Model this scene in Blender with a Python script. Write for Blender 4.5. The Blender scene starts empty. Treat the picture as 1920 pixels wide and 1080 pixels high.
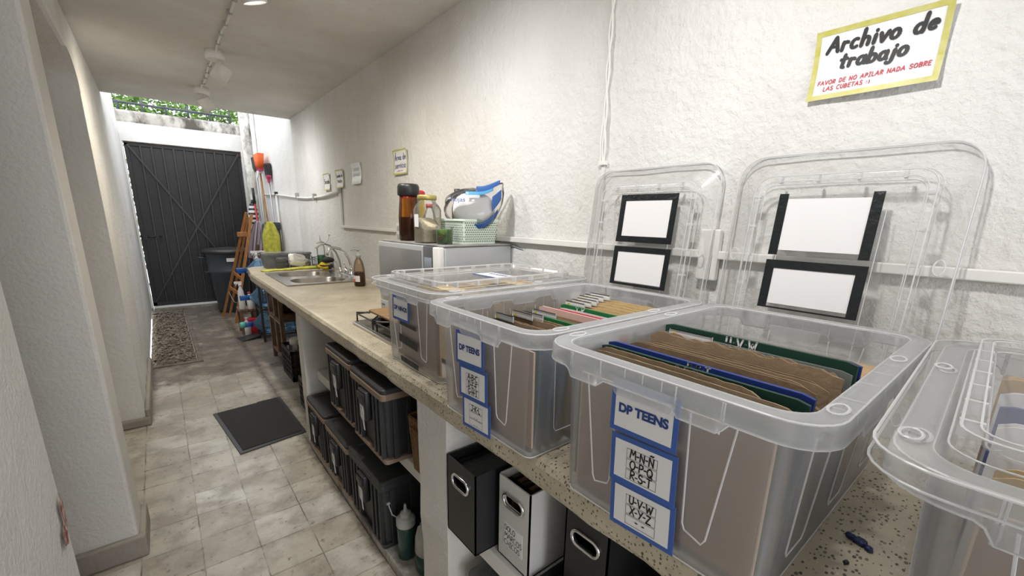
import bpy, bmesh, math, random
from mathutils import Vector, Matrix, Euler

S = bpy.context.scene
COL = S.collection
rnd = random.Random(7)
PI = math.pi

# ------------------------------------------------------------------ camera
cam_d = bpy.data.cameras.new('camera')
cam = bpy.data.objects.new('camera', cam_d)
COL.objects.link(cam)
cam_d.sensor_fit = 'HORIZONTAL'
cam_d.sensor_width = 36.0
cam_d.lens = 798.4466 / 1920 * 36.0
cam_d.shift_y = 71.252 / 1920
cam_d.clip_start = 0.02
R_ = Vector((0.7768, -0.6294, 0.0209)); D_ = Vector((-0.1367, -0.2009, -0.9700)); F_ = Vector((0.6147, 0.7507, -0.2421))
F_.normalize(); R_ = (R_ - F_ * R_.dot(F_)).normalized(); U_ = R_.cross(F_)
m4 = Matrix(((R_.x, U_.x, -F_.x, 0), (R_.y, U_.y, -F_.y, 0), (R_.z, U_.z, -F_.z, 1.4), (0, 0, 0, 1)))
cam.matrix_world = m4
S.camera = cam

# ------------------------------------------------------------------ view, world, lights
S.view_settings.view_transform = 'Standard'
S.view_settings.look = 'None'
S.view_settings.exposure = 0.66
S.view_settings.gamma = 1.0
S.view_settings.use_curve_mapping = False
S.cycles.transparent_max_bounces = 40
S.cycles.max_bounces = 10
S.cycles.diffuse_bounces = 5
S.cycles.caustics_reflective = False
S.cycles.caustics_refractive = False
S.cycles.sample_clamp_indirect = 6.0
try:
    S.cycles.use_denoising = True
except Exception:
    pass

W = bpy.data.worlds.new('sky'); S.world = W; W.use_nodes = True
bg = W.node_tree.nodes['Background']
bg.inputs[0].default_value = (0.93, 0.965, 1.0, 1)
bg.inputs[1].default_value = 1.95

def area(name, loc, target, size, power, col, sy=None, spread=None):
    d = bpy.data.lights.new(name, 'AREA'); d.energy = power; d.color = col; d.size = size
    if sy: d.shape = 'RECTANGLE'; d.size_y = sy
    if spread: d.spread = spread
    o = bpy.data.objects.new(name, d); COL.objects.link(o); o.location = loc
    o.rotation_euler = (Vector(target) - Vector(loc)).to_track_quat('-Z', 'Y').to_euler()
    return o
# daylight of the window of the room on the camera's side (behind the picture)
area('window_light', (0.38, -1.85, 1.05), (0.75, 1.0, 0.75), 1.1, 25, (0.92, 0.955, 1.0), 1.7)
LAMP_POWER = 27

# ------------------------------------------------------------------ mesh helpers
class MB:
    def __init__(s):
        s.v = []; s.f = []; s.mi = []; s.sm = []; s.M = Matrix.Identity(4)
    def add(s, vs, fs, m=0, smooth=False):
        b = len(s.v)
        for p in vs: s.v.append(tuple(s.M @ Vector(p)))
        for f in fs:
            s.f.append(tuple(b + i for i in f)); s.mi.append(m); s.sm.append(smooth)
        return s
    def box(s, x0, x1, y0, y1, z0, z1, m=0):
        vs = [(x0,y0,z0),(x1,y0,z0),(x1,y1,z0),(x0,y1,z0),(x0,y0,z1),(x1,y0,z1),(x1,y1,z1),(x0,y1,z1)]
        fs = [(0,3,2,1),(4,5,6,7),(0,1,5,4),(1,2,6,5),(2,3,7,6),(3,0,4,7)]
        return s.add(vs, fs, m)
    def loft(s, loops, m=0, smooth=False, cap0=True, cap1=True, closed=True):
        n = len(loops[0]); vs = [p for l in loops for p in l]; fs = []
        for k in range(len(loops) - 1):
            for i in range(n if closed else n - 1):
                j = (i + 1) % n
                fs.append((k*n+i, k*n+j, (k+1)*n+j, (k+1)*n+i))
        s.add(vs, fs, m, smooth)
        if cap0: s.add(loops[0], [tuple(range(n))[::-1]], m)
        if cap1: s.add(loops[-1], [tuple(range(n))], m)
        return s
    def lathe(s, prof, n=24, c=(0,0,0), m=0, smooth=True, cap0=True, cap1=True, sx=1, sy=1):
        loops = [[(c[0]+r*sx*math.cos(2*PI*i/n), c[1]+r*sy*math.sin(2*PI*i/n), c[2]+z) for i in range(n)] for r, z in prof]
        return s.loft(loops, m, smooth, cap0, cap1)
    def tube(s, pts, r, n=8, m=0, closed=False, cap=True):
        pts = [Vector(p) for p in pts]; N = len(pts); loops = []
        up = None
        for i in range(N):
            a = pts[i-1] if (i > 0 or closed) else pts[i]
            b = pts[(i+1) % N] if (i < N-1 or closed) else pts[i]
            t = (b - a)
            t = t.normalized() if t.length > 1e-9 else Vector((0,0,1))
            if up is None:
                up = Vector((0,0,1)) if abs(t.z) < .9 else Vector((1,0,0))
            u = (up - t * up.dot(t))
            u = u.normalized() if u.length > 1e-6 else t.orthogonal().normalized()
            w = t.cross(u); up = u
            rr = r[i] if isinstance(r, (list, tuple)) else r
            loops.append([tuple(pts[i] + (u*math.cos(2*PI*k/n) + w*math.sin(2*PI*k/n))*rr) for k in range(n)])
        if closed: loops.append(loops[0]); cap = False
        return s.loft(loops, m, n > 6, cap, cap)
    def bar(s, p0, p1, w, h, m=0, up=(0,0,1)):
        p0 = Vector(p0); p1 = Vector(p1); t = (p1-p0).normalized(); up = Vector(up)
        u = t.cross(up)
        u = u.normalized() if u.length > 1e-6 else t.orthogonal().normalized()
        q = u.cross(t)
        lp = lambda p: [tuple(p+u*w/2*a+q*h/2*b) for a, b in ((-1,-1),(1,-1),(1,1),(-1,1))]
        return s.loft([lp(p0), lp(p1)], m)
    def quad(s, a, b, c, d, m=0):
        return s.add([a,b,c,d], [(0,1,2,3)], m)
    def rbox(s, x0, x1, y0, y1, z0, z1, r, m=0, e=None, nc=4, smooth=True):
        e = min(r*.5, (z1-z0)*.3) if e is None else e
        L = []
        for z, o in ((z0, e), (z0+e*.3, e*.3), (z0+e, 0), (z1-e, 0), (z1-e*.3, e*.3), (z1, e)):
            L.append([(x, y, z) for x, y in rrect(x0+o, x1-o, y0+o, y1-o, max(r-o*.5, .0005), nc)])
        return s.loft(L, m, smooth)
    def build(s, name, mats, parent=None, solid=0, bevel=0, subd=0, loc=None):
        me = bpy.data.meshes.new(name)
        me.from_pydata(s.v, [], s.f); me.update()
        if not isinstance(mats, (list, tuple)): mats = [mats]
        for mm in mats: me.materials.append(mm)
        for p, mi, sm in zip(me.polygons, s.mi, s.sm):
            p.material_index = mi; p.use_smooth = sm
        bm = bmesh.new(); bm.from_mesh(me)
        bmesh.ops.remove_doubles(bm, verts=bm.verts, dist=1e-6)
        bmesh.ops.recalc_face_normals(bm, faces=bm.faces)
        bm.to_mesh(me); bm.free()
        o = bpy.data.objects.new(name, me); COL.objects.link(o)
        if parent: o.parent = parent
        if loc: o.location = loc
        if solid:
            d = o.modifiers.new('solid', 'SOLIDIFY'); d.thickness = solid; d.offset = 0
        if bevel:
            d = o.modifiers.new('bevel', 'BEVEL'); d.width = bevel; d.segments = 2; d.limit_method = 'ANGLE'
        if subd:
            d = o.modifiers.new('sub', 'SUBSURF'); d.levels = subd; d.render_levels = subd
        return o

def rrect(x0, x1, y0, y1, r, nc=5, nsx=0, nsy=0):
    out = []
    cs = [(x1-r, y0+r, -PI/2), (x1-r, y1-r, 0), (x0+r, y1-r, PI/2), (x0+r, y0+r, PI)]
    for k, (cx, cy, a0) in enumerate(cs):
        arc = [(cx + r*math.cos(a0 + PI/2*i/nc), cy + r*math.sin(a0 + PI/2*i/nc)) for i in range(nc+1)]
        out += arc
        ns = nsy if k in (0, 2) else nsx
        nx, ny, na = cs[(k+1) % 4]
        p = arc[-1]; q = (nx + r*math.cos(na), ny + r*math.sin(na))
        for i in range(1, ns):
            out.append((p[0]+(q[0]-p[0])*i/ns, p[1]+(q[1]-p[1])*i/ns))
    return out

def thing(name, label, cat, loc=(0,0,0), rotz=0, group=None):
    o = bpy.data.objects.new(name, None); COL.objects.link(o)
    o.empty_display_size = .05
    o.location = loc; o.rotation_euler = (0, 0, rotz)
    o['label'] = label; o['category'] = cat
    if group: o['group'] = group
    return o
def tag(o, label, cat, group=None, kind=None):
    o['label'] = label; o['category'] = cat
    if group: o['group'] = group
    if kind: o['kind'] = kind
    return o
def struct(o, label=None):
    o['kind'] = 'structure'
    if label: o['label'] = label; o['category'] = 'room'
    return o
def copy_tree(o, parent=None):
    c = o.copy(); COL.objects.link(c)
    if parent: c.parent = parent
    for ch in list(o.children): copy_tree(ch, c)
    return c

# ------------------------------------------------------------------ materials
def newmat(name):
    m = bpy.data.materials.new(name); m.use_nodes = True
    nt = m.node_tree
    return m, nt, nt.nodes, nt.links, nt.nodes['Principled BSDF']
def mat(name, col, rough=.5, metal=0, var=0, vscale=8, bump=0, bscale=60, spec=.5, col2=None, stretch=None, dist=.004, trans=0, coat=0, alpha=1, sub=0):
    m, nt, N, L, P = newmat(name)
    P.inputs['Roughness'].default_value = rough; P.inputs['Metallic'].default_value = metal
    P.inputs['Specular IOR Level'].default_value = spec
    P.inputs['Base Color'].default_value = (*col, 1)
    if coat: P.inputs['Coat Weight'].default_value = coat
    if trans: P.inputs['Transmission Weight'].default_value = trans
    if alpha < 1: P.inputs['Alpha'].default_value = alpha
    if var or col2 or bump:
        tc = N.new('ShaderNodeTexCoord'); mp = N.new('ShaderNodeMapping')
        L.new(tc.outputs['Object'], mp.inputs[0])
        if stretch: mp.inputs['Scale'].default_value = stretch
    if var or col2:
        n = N.new('ShaderNodeTexNoise'); n.inputs['Scale'].default_value = vscale; n.inputs['Detail'].default_value = 6
        L.new(mp.outputs[0], n.inputs['Vector'])
        r = N.new('ShaderNodeValToRGB'); L.new(n.outputs['Fac'], r.inputs[0])
        c2 = col2 or tuple(c*(1-var) for c in col)
        r.color_ramp.elements[0].position = .35; r.color_ramp.elements[1].position = .65
        r.color_ramp.elements[0].color = (*c2, 1); r.color_ramp.elements[1].color = (*col, 1)
        L.new(r.outputs[0], P.inputs['Base Color'])
    if bump:
        b = N.new('ShaderNodeTexNoise'); b.inputs['Scale'].default_value = bscale; b.inputs['Detail'].default_value = 5
        L.new(mp.outputs[0], b.inputs['Vector'])
        bn = N.new('ShaderNodeBump'); bn.inputs['Strength'].default_value = bump; bn.inputs['Distance'].default_value = dist
        L.new(b.outputs['Fac'], bn.inputs['Height']); L.new(bn.outputs[0], P.inputs['Normal'])
    return m

class NG:
    """tiny node-graph helper"""
    def __init__(s, nt): s.nt = nt; s.N = nt.nodes; s.L = nt.links
    def math(s, op, a, b=None, c=None):
        n = s.N.new('ShaderNodeMath'); n.operation = op
        for i, x in enumerate((a, b, c)):
            if x is None: continue
            if isinstance(x, (int, float)): n.inputs[i].default_value = x
            else: s.L.new(x, n.inputs[i])
        return n.outputs[0]
    def noise(s, vec, scale, detail=5, rough=.55):
        n = s.N.new('ShaderNodeTexNoise'); n.inputs['Scale'].default_value = scale
        n.inputs['Detail'].default_value = detail; n.inputs['Roughness'].default_value = rough
        s.L.new(vec, n.inputs['Vector']); return n.outputs['Fac']
    def mapping(s, vec, scale=(1,1,1), rot=(0,0,0)):
        n = s.N.new('ShaderNodeMapping'); n.inputs['Scale'].default_value = scale; n.inputs['Rotation'].default_value = rot
        s.L.new(vec, n.inputs[0]); return n.outputs[0]
    def ramp(s, fac, stops):
        n = s.N.new('ShaderNodeValToRGB'); s.L.new(fac, n.inputs[0]); e = n.color_ramp.elements
        while len(e) < len(stops): e.new(.5)
        for i, (p, c) in enumerate(stops):
            e[i].position = p; e[i].color = (*c, 1) if not isinstance(c, (int, float)) else (c, c, c, 1)
        return n.outputs[0]
    def mix(s, fac, a, b, mode='MIX'):
        n = s.N.new('ShaderNodeMix'); n.data_type = 'RGBA'; n.blend_type = mode
        for i, x in ((0, fac), (6, a), (7, b)):
            if isinstance(x, (int, float)): n.inputs[i].default_value = x
            elif isinstance(x, tuple): n.inputs[i].default_value = (*x, 1)
            else: s.L.new(x, n.inputs[i])
        return n.outputs[2]
    def bump(s, h, strength, dist=.005, prev=None):
        n = s.N.new('ShaderNodeBump'); n.inputs['Strength'].default_value = strength; n.inputs['Distance'].default_value = dist
        s.L.new(h, n.inputs['Height'])
        if prev is not None: s.L.new(prev, n.inputs['Normal'])
        return n.outputs[0]

def plaster(name, col, dark, bump=.5, bscale=70, stain=.35, streak=True, lump=.3, spatter=0):
    m, nt, N, L, P = newmat(name); g = NG(nt)
    v = N.new('ShaderNodeTexCoord').outputs['Object']
    n1 = g.noise(v, 1.6, 8, .62)
    n2 = g.noise(g.mapping(v, (6, 6, .7)), 1.6, 6)
    n2 = g.math('ADD', g.math('MULTIPLY', n2, .3), .37)
    f = g.math('MULTIPLY', n1, n2) if streak else n1
    lo, hi = (.16, .32) if streak else (.38, .6)
    c = g.mix(g.ramp(f, [(lo, stain), (hi, 0.0)]), col, dark)
    sp = g.noise(v, 14, 6, .7)
    c = g.mix(g.ramp(sp, [(.67, 0.0), (.74, .35)]), c, tuple(x*.45 for x in dark))
    if spatter:
        s2 = g.noise(g.mapping(v, (1, 1, .45)), 3.2, 9, .7)
        c = g.mix(g.ramp(s2, [(.43, 0.0), (.57, spatter)]), c, (.09, .08, .065))
    L.new(c, P.inputs['Base Color'])
    P.inputs['Roughness'].default_value = .8; P.inputs['Specular IOR Level'].default_value = .25
    h1 = g.noise(v, bscale, 4, .6); h2 = g.noise(v, 9, 3)
    b = g.bump(h2, lump, .02); b = g.bump(h1, bump, .006, b)
    L.new(b, P.inputs['Normal'])
    return m

M_wall = plaster('white_plaster', (.74, .735, .72), (.55, .51, .45), bump=1.0, bscale=42, stain=.45)
M_wall_rough = plaster('rough_white_paint', (.80, .79, .77), (.66, .62, .56), bump=.9, bscale=38, stain=.25, streak=False, lump=.5)
M_ceil = plaster('ceiling_plaster', (.72, .70, .665), (.52, .485, .435), bump=.45, bscale=30, stain=.5, streak=False, lump=.5)
M_pier = plaster('grey_white_render', (.70, .68, .65), (.58, .55, .50), bump=.6, bscale=80, stain=.3)
M_outer = plaster('weathered_white_render', (.84, .83, .81), (.60, .57, .52), bump=.6, bscale=45, stain=.35)
M_stain = plaster('mould_stained_render', (.74, .72, .68), (.35, .31, .26), bump=.8, bscale=40, stain=.8, spatter=.95)
M_cement = plaster('grey_cement', (.36, .33, .29), (.22, .19, .16), bump=.6, bscale=60, stain=.6, streak=False)

def floor_mat():
    m, nt, N, L, P = newmat('cement_floor_tiles'); g = NG(nt)
    v = N.new('ShaderNodeTexCoord').outputs['Object']
    sep = N.new('ShaderNodeSeparateXYZ'); L.new(v, sep.inputs[0])
    warp = g.math('MULTIPLY', g.math('SUBTRACT', g.noise(v, 18, 3), .5), .006)
    def cell(o, off, step):
        a = g.math('DIVIDE', g.math('ADD', g.math('SUBTRACT', o, off), warp), step)
        fl = g.math('FLOOR', a); fr = g.math('SUBTRACT', a, fl)
        d = g.math('MINIMUM', fr, g.math('SUBTRACT', 1.0, fr))
        return fl, d
    fx, dx = cell(sep.outputs[0], -.039-2.0, .2); fy, dy = cell(sep.outputs[1], 2.086-6.09, .203)
    d = g.math('MINIMUM', dx, dy)
    cb = N.new('ShaderNodeCombineXYZ'); L.new(fx, cb.inputs[0]); L.new(fy, cb.inputs[1])
    wn = N.new('ShaderNodeTexWhiteNoise'); wn.noise_dimensions = '3D'; L.new(cb.outputs[0], wn.inputs['Vector'])
    base = g.ramp(wn.outputs['Value'], [(0, (.44, .40, .33)), (.5, (.52, .48, .41)), (1, (.62, .60, .55))])
    n1 = g.noise(v, 5, 8, .65); n2 = g.noise(v, 28, 6, .65)
    c = g.mix(g.ramp(n1, [(.40, .7), (.58, 0.0)]), base, (.26, .225, .18))
    c = g.mix(g.ramp(n2, [(.58, 0.0), (.68, .75)]), c, (.13, .11, .085))
    jn = g.noise(v, 7, 4)
    j = g.math('MULTIPLY', g.ramp(d, [(.005, 1.0), (.018, 0.0)]), g.ramp(jn, [(.38, .12), (.62, .9)]))
    c = g.mix(j, c, (.055, .047, .04))
    # worn bare cement towards the yard
    wy = g.math('ADD', sep.outputs[1], g.math('MULTIPLY', g.math('SUBTRACT', g.noise(v, 6, 6, .7), .5), .9))
    worn = g.ramp(g.math('MULTIPLY', g.math('SUBTRACT', wy, 4.3), 1.0), [(0.0, 0.0), (.18, .92)])
    wc = g.ramp(g.noise(v, 4.5, 8, .65), [(.36, (.12, .10, .085)), (.54, (.20, .17, .14)), (.70, (.42, .36, .29))])
    c = g.mix(worn, c, wc)
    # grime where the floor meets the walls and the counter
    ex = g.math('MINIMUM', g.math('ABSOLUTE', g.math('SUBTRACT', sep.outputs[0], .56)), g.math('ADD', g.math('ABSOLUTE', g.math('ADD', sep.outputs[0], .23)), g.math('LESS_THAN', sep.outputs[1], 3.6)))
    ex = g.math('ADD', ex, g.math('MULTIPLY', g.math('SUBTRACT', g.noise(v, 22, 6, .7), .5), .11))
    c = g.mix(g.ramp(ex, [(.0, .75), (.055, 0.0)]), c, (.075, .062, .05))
    L.new(c, P.inputs['Base Color'])
    L.new(g.ramp(n1, [(.35, .38), (.65, .22)]), P.inputs['Roughness'])
    b = g.bump(d, .25, .01)
    b = g.bump(n2, .12, .004)
    L.new(b, P.inputs['Normal'])
    return m
M_floor = floor_mat()

def counter_mat():
    m, nt, N, L, P = newmat('speckled_concrete'); g = NG(nt)
    v = N.new('ShaderNodeTexCoord').outputs['Object']
    n1 = g.noise(v, 3.5, 7, .6)
    base = g.ramp(n1, [(.33, (.39, .335, .245)), (.52, (.51, .45, .335)), (.7, (.62, .555, .425))])
    vo = N.new('ShaderNodeTexVoronoi'); vo.inputs['Scale'].default_value = 175; L.new(g.mapping(v, (.62, 1, .8), (0, 0, .5)), vo.inputs['Vector'])
    pick = N.new('ShaderNodeSeparateColor'); L.new(vo.outputs['Color'], pick.inputs[0])
    rad = g.math('MULTIPLY', g.math('POWER', pick.outputs[0], 1.15), .5)
    sp = g.math('LESS_THAN', vo.outputs['Distance'], rad)
    tone = g.ramp(pick.outputs[1], [(0, (.045, .038, .03)), (.7, (.15, .125, .09)), (1, (.62, .58, .50))])
    sep = N.new('ShaderNodeSeparateXYZ'); L.new(v, sep.inputs[0])
    near = g.ramp(g.math('DIVIDE', sep.outputs[1], 5.0), [(.24, .95), (.42, .32)])
    c = g.mix(g.math('MULTIPLY', sp, near), base, tone)
    st = g.noise(v, 9, 7, .7)
    c = g.mix(g.ramp(st, [(.56, 0.0), (.72, .55)]), c, (.24, .20, .15))
    L.new(c, P.inputs['Base Color'])
    L.new(g.ramp(n1, [(.3, .42), (.7, .26)]), P.inputs['Roughness'])
    b = g.bump(g.noise(v, 45, 5, .65), .25, .006)
    L.new(b, P.inputs['Normal'])
    return m
M_counter = counter_mat()

def plastic(name, tint, body, op, edge=.35, rough=.28, gloss=.4):
    """thin translucent polypropylene"""
    m = bpy.data.materials.new(name); m.use_nodes = True; nt = m.node_tree; N = nt.nodes; L = nt.links
    for n in list(N): N.remove(n)
    out = N.new('ShaderNodeOutputMaterial'); mx = N.new('ShaderNodeMixShader'); tr = N.new('ShaderNodeBsdfTransparent')
    tr.inputs[0].default_value = (*tint, 1)
    d = N.new('ShaderNodeBsdfDiffuse'); d.inputs[0].default_value = (*body, 1)
    t = N.new('ShaderNodeBsdfTranslucent'); t.inputs[0].default_value = (*body, 1)
    a = N.new('ShaderNodeMixShader'); a.inputs[0].default_value = .5; L.new(d.outputs[0], a.inputs[1]); L.new(t.outputs[0], a.inputs[2])
    gl = N.new('ShaderNodeBsdfGlossy'); gl.inputs['Roughness'].default_value = rough
    fr = N.new('ShaderNodeFresnel'); fr.inputs[0].default_value = 1.42
    lw = N.new('ShaderNodeLayerWeight'); lw.inputs[0].default_value = .3
    g = NG(nt)
    fac = g.math('MINIMUM', g.math('ADD', op, g.math('MULTIPLY', g.math('POWER', lw.outputs['Facing'], 2.0), edge)), .97)
    L.new(fac, mx.inputs[0]); L.new(tr.outputs[0], mx.inputs[1]); L.new(a.outputs[0], mx.inputs[2])
    m2 = N.new('ShaderNodeMixShader'); L.new(g.math('MULTIPLY', fr.outputs[0], gloss), m2.inputs[0])
    L.new(mx.outputs[0], m2.inputs[1]); L.new(gl.outputs[0], m2.inputs[2])
    L.new(m2.outputs[0], out.inputs[0])
    return m
M_pp = plastic('clear_polypropylene', (.985, .985, .99), (.93, .955, 1.0), .065, .10)
M_ppr = plastic('frosted_polypropylene_rim', (.98, .985, .99), (.955, .975, 1.0), .24, .14)
M_ppe = plastic('polypropylene_edge', (.97, .97, .98), (.99, .99, 1.0), .85, .1)
M_lid = plastic('clear_lid_plastic', (.995, .995, .995), (.96, .965, .97), .035, .04, .2, .2)
M_glass = plastic('clear_glass', (.97, .98, .975), (.8, .84, .82), .04, .25, .06, .8)
M_jug = plastic('blue_water_jug_plastic', (.62, .80, .93), (.14, .38, .70), .17, .45, .12, .8)
M_jugneck = plastic('dark_blue_neck_plastic', (.30, .50, .85), (.06, .22, .62), .55, .3, .12, .8)
M_film = plastic('clear_wrapping_film', (.97, .97, .975), (.96, .965, .97), .05, .14, .12, 1.1)
M_amber = plastic('soap_bottle_plastic', (.88, .76, .64), (.50, .36, .26), .12, .4, .12, .8)
M_greenpl = plastic('green_squeeze_plastic', (.35, .60, .42), (.10, .28, .16), .45, .35, .2, .6)
M_greybox = plastic('smoky_box_plastic', (.72, .73, .72), (.35, .36, .36), .45, .25, .25, .5)

M_kerb = mat('worn_brown_kerb', (.19, .16, .13), .9, col2=(.11, .09, .07), vscale=9, bump=.5, bscale=40)
M_white = mat('white_paint', (.78, .77, .74), .5)
M_black = mat('black_plastic', (.018, .018, .02), .42, bump=.1, bscale=200)
M_blackrib = mat('black_tote_plastic', (.033, .033, .036), .5, bump=.15, bscale=150)
M_tan = mat('tan_plastic_trim', (.27, .19, .14), .5)
M_gate = mat('black_gate_paint', (.020, .019, .021), .40, var=.35, vscale=3, bump=.15, bscale=20)
M_gaterib = mat('black_gate_paint_lit', (.034, .033, .036), .34, bump=.1, bscale=20)  # same paint as the sheet, lightened so the bars seem to catch light
M_rust = mat('rusty_black_iron', (.05, .045, .045), .6, col2=(.13, .08, .05), vscale=7)
M_rail = mat('blue_grey_iron', (.07, .08, .10), .5, var=.4, vscale=9)
M_steel = mat('brushed_steel', (.62, .60, .57), .24, 1, var=.15, vscale=30, stretch=(1, 12, 1))
M_chrome = mat('chrome', (.75, .75, .76), .12, 1)
M_paper = mat('white_paper', (.80, .79, .80), .6)
M_bluecard = mat('blue_printed_border', (.045, .115, .40), .5)
M_navy = mat('navy_print', (.018, .05, .22), .55)
M_ink = mat('black_marker_ink', (.015, .015, .017), .55)
M_redink = mat('red_marker_ink', (.50, .03, .06), .55)
M_yel = mat('yellow_tape', (.47, .44, .07), .45, col2=(.56, .53, .20), vscale=35)
M_kraft = mat('kraft_card', (.36, .255, .155), .75, var=.22, vscale=18, bump=.25, bscale=140)
M_kraftd = mat('dark_kraft_card', (.27, .18, .105), .75, var=.25, vscale=18, bump=.25, bscale=140)
M_kraft2 = mat('pale_kraft_warm_lit', (.68, .50, .25), .75, var=.2, vscale=18, bump=.25, bscale=140)  # pale kraft, brightened further to carry the strong warm light in its colour
M_mdf = mat('brown_hardboard', (.28, .178, .122), .7, var=.15, vscale=40, bump=.12, bscale=260)
M_mdfe = mat('hardboard_edge', (.62, .45, .33), .8)
M_dgreen = mat('dark_green_board', (.008, .045, .03), .5)
M_green = mat('green_board', (.015, .16, .045), .5)
M_navyb = mat('blue_board', (.012, .035, .21), .5)
M_red = mat('red_board', (.50, .02, .03), .5)
M_pink = mat('pale_pink_sleeve', (.75, .50, .45), .45)
M_sleeve = plastic('clear_plastic_sleeve', (.95, .95, .95), (.8, .8, .8), .25, .4, .15, .8)
M_wood = mat('orange_varnished_pine', (.45, .20, .055), .4, col2=(.30, .115, .03), vscale=9, stretch=(8, 8, .8))
M_brownwood = mat('brown_wood', (.20, .115, .065), .55, col2=(.10, .055, .03), vscale=9, stretch=(8, 8, .8))
M_palewood = mat('pale_pine_board', (.52, .35, .18), .55, col2=(.38, .24, .12), vscale=10, stretch=(8, 1, 8))
M_dkcloth = mat('dark_brown_cloth', (.085, .05, .042), .9, var=.6, vscale=26, bump=.6, bscale=60)
M_bin = mat('slate_grey_plastic', (.045, .058, .075), .45, bump=.1, bscale=90)
M_orange = mat('orange_bristles', (.80, .13, .02), .6, bump=.8, bscale=160, stretch=(1, 1, .08))
M_pinkpl = mat('magenta_plastic', (.55, .05, .16), .4)
M_redpole = mat('red_metal_pole', (.42, .015, .03), .35)
M_silver = mat('grey_metal_tube', (.42, .43, .45), .35, .7)
M_yelcloth = mat('yellow_cloth', (.66, .64, .10), .9, var=.35, vscale=22, bump=.5, bscale=120)
M_lilac = mat('striped_lilac_towel', (.50, .44, .48), .9, bump=.5, bscale=120)
M_stripe = mat('dark_stripe_weave', (.14, .11, .13), .9)
M_greyc = mat('blue_grey_cloth', (.16, .18, .22), .9, bump=.4, bscale=90)
M_mat = mat('black_ribbed_rubber', (.022, .021, .021), .75, var=.4, vscale=200, bump=.8, bscale=260)
M_microw = mat('silver_grey_enamel', (.47, .48, .49), .38, .25, var=.06, vscale=6)
M_microwt = mat('dusty_grey_top', (.30, .29, .275), .6, var=.3, vscale=14)
M_dglass = mat('dark_oven_glass', (.20, .20, .20), .15, var=.15, vscale=5, coat=.5)
M_panel = mat('dark_grey_panel', (.10, .105, .115), .3)
M_screen = mat('grey_lcd', (.28, .31, .36), .3)
M_coffee = mat('dark_brown_powder', (.035, .016, .011), .8, bump=.3, bscale=150)
M_rice = mat('cream_grains', (.70, .60, .42), .8, var=.25, vscale=150, bump=.5, bscale=240)
M_gold = mat('dull_gold_lid', (.48, .40, .14), .4, .5)
M_mint = mat('mint_plastic', (.74, .84, .73), .45)
M_hole = mat('dark_opening', (.06, .065, .06), .9)
M_napkin = mat('white_tissue', (.90, .89, .87), .9, bump=.5, bscale=40)
M_blueprint = mat('blue_pack_print', (.035, .11, .34), .3)
M_skypr = mat('sky_blue_pack_print', (.10, .34, .60), .3)
M_greenpk = mat('green_packet', (.10, .21, .035), .4, col2=(.05, .12, .03), vscale=30)
M_sponge = mat('yellow_sponge', (.80, .55, .03), .9, bump=.8, bscale=180)
M_scour = mat('black_scourer', (.03, .03, .03), .95, bump=1, bscale=160)
M_wicker = mat('brown_wicker', (.28, .16, .06), .7, col2=(.12, .06, .025), vscale=90, bump=.9, bscale=90, stretch=(1, 1, 2.5))
M_labelred = mat('red_label', (.48, .03, .05), .4)
M_labelyel = mat('yellow_label', (.70, .48, .04), .4)
M_lampw = mat('white_lamp_enamel', (.82, .80, .77), .4)
M_teal = mat('teal_cap', (.12, .50, .40), .4)
M_navytape = mat('crumpled_navy_tape', (.012, .02, .09), .45, bump=.8, bscale=120)
M_greenliq = mat('dark_green_liquid', (.018, .055, .045), .25)
M_greyplas = mat('grey_cap_plastic', (.42, .43, .41), .5)
M_leaf = mat('green_leaf', (.20, .34, .06), .5, col2=(.07, .17, .025), vscale=9)
M_bark = mat('brown_bark', (.10, .07, .045), .9)
M_soil = mat('brown_gravel_bed', (.19, .155, .12), .95, col2=(.08, .062, .045), vscale=20, bump=1, bscale=50)
M_stone = mat('brown_gravel_stone', (.30, .25, .20), .9, var=.5, vscale=14)
M_tape = mat('glossy_black_tape', (.012, .014, .016), .28, bump=.5, bscale=70)
M_dust = mat('white_cord', (.74, .73, .70), .5)
M_glowlamp = mat('lamp_lens', (.9, .9, .85), .3)
P_ = M_glowlamp.node_tree.nodes['Principled BSDF']
P_.inputs['Emission Color'].default_value = (1, .93, .8, 1); P_.inputs['Emission Strength'].default_value = 6

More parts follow.
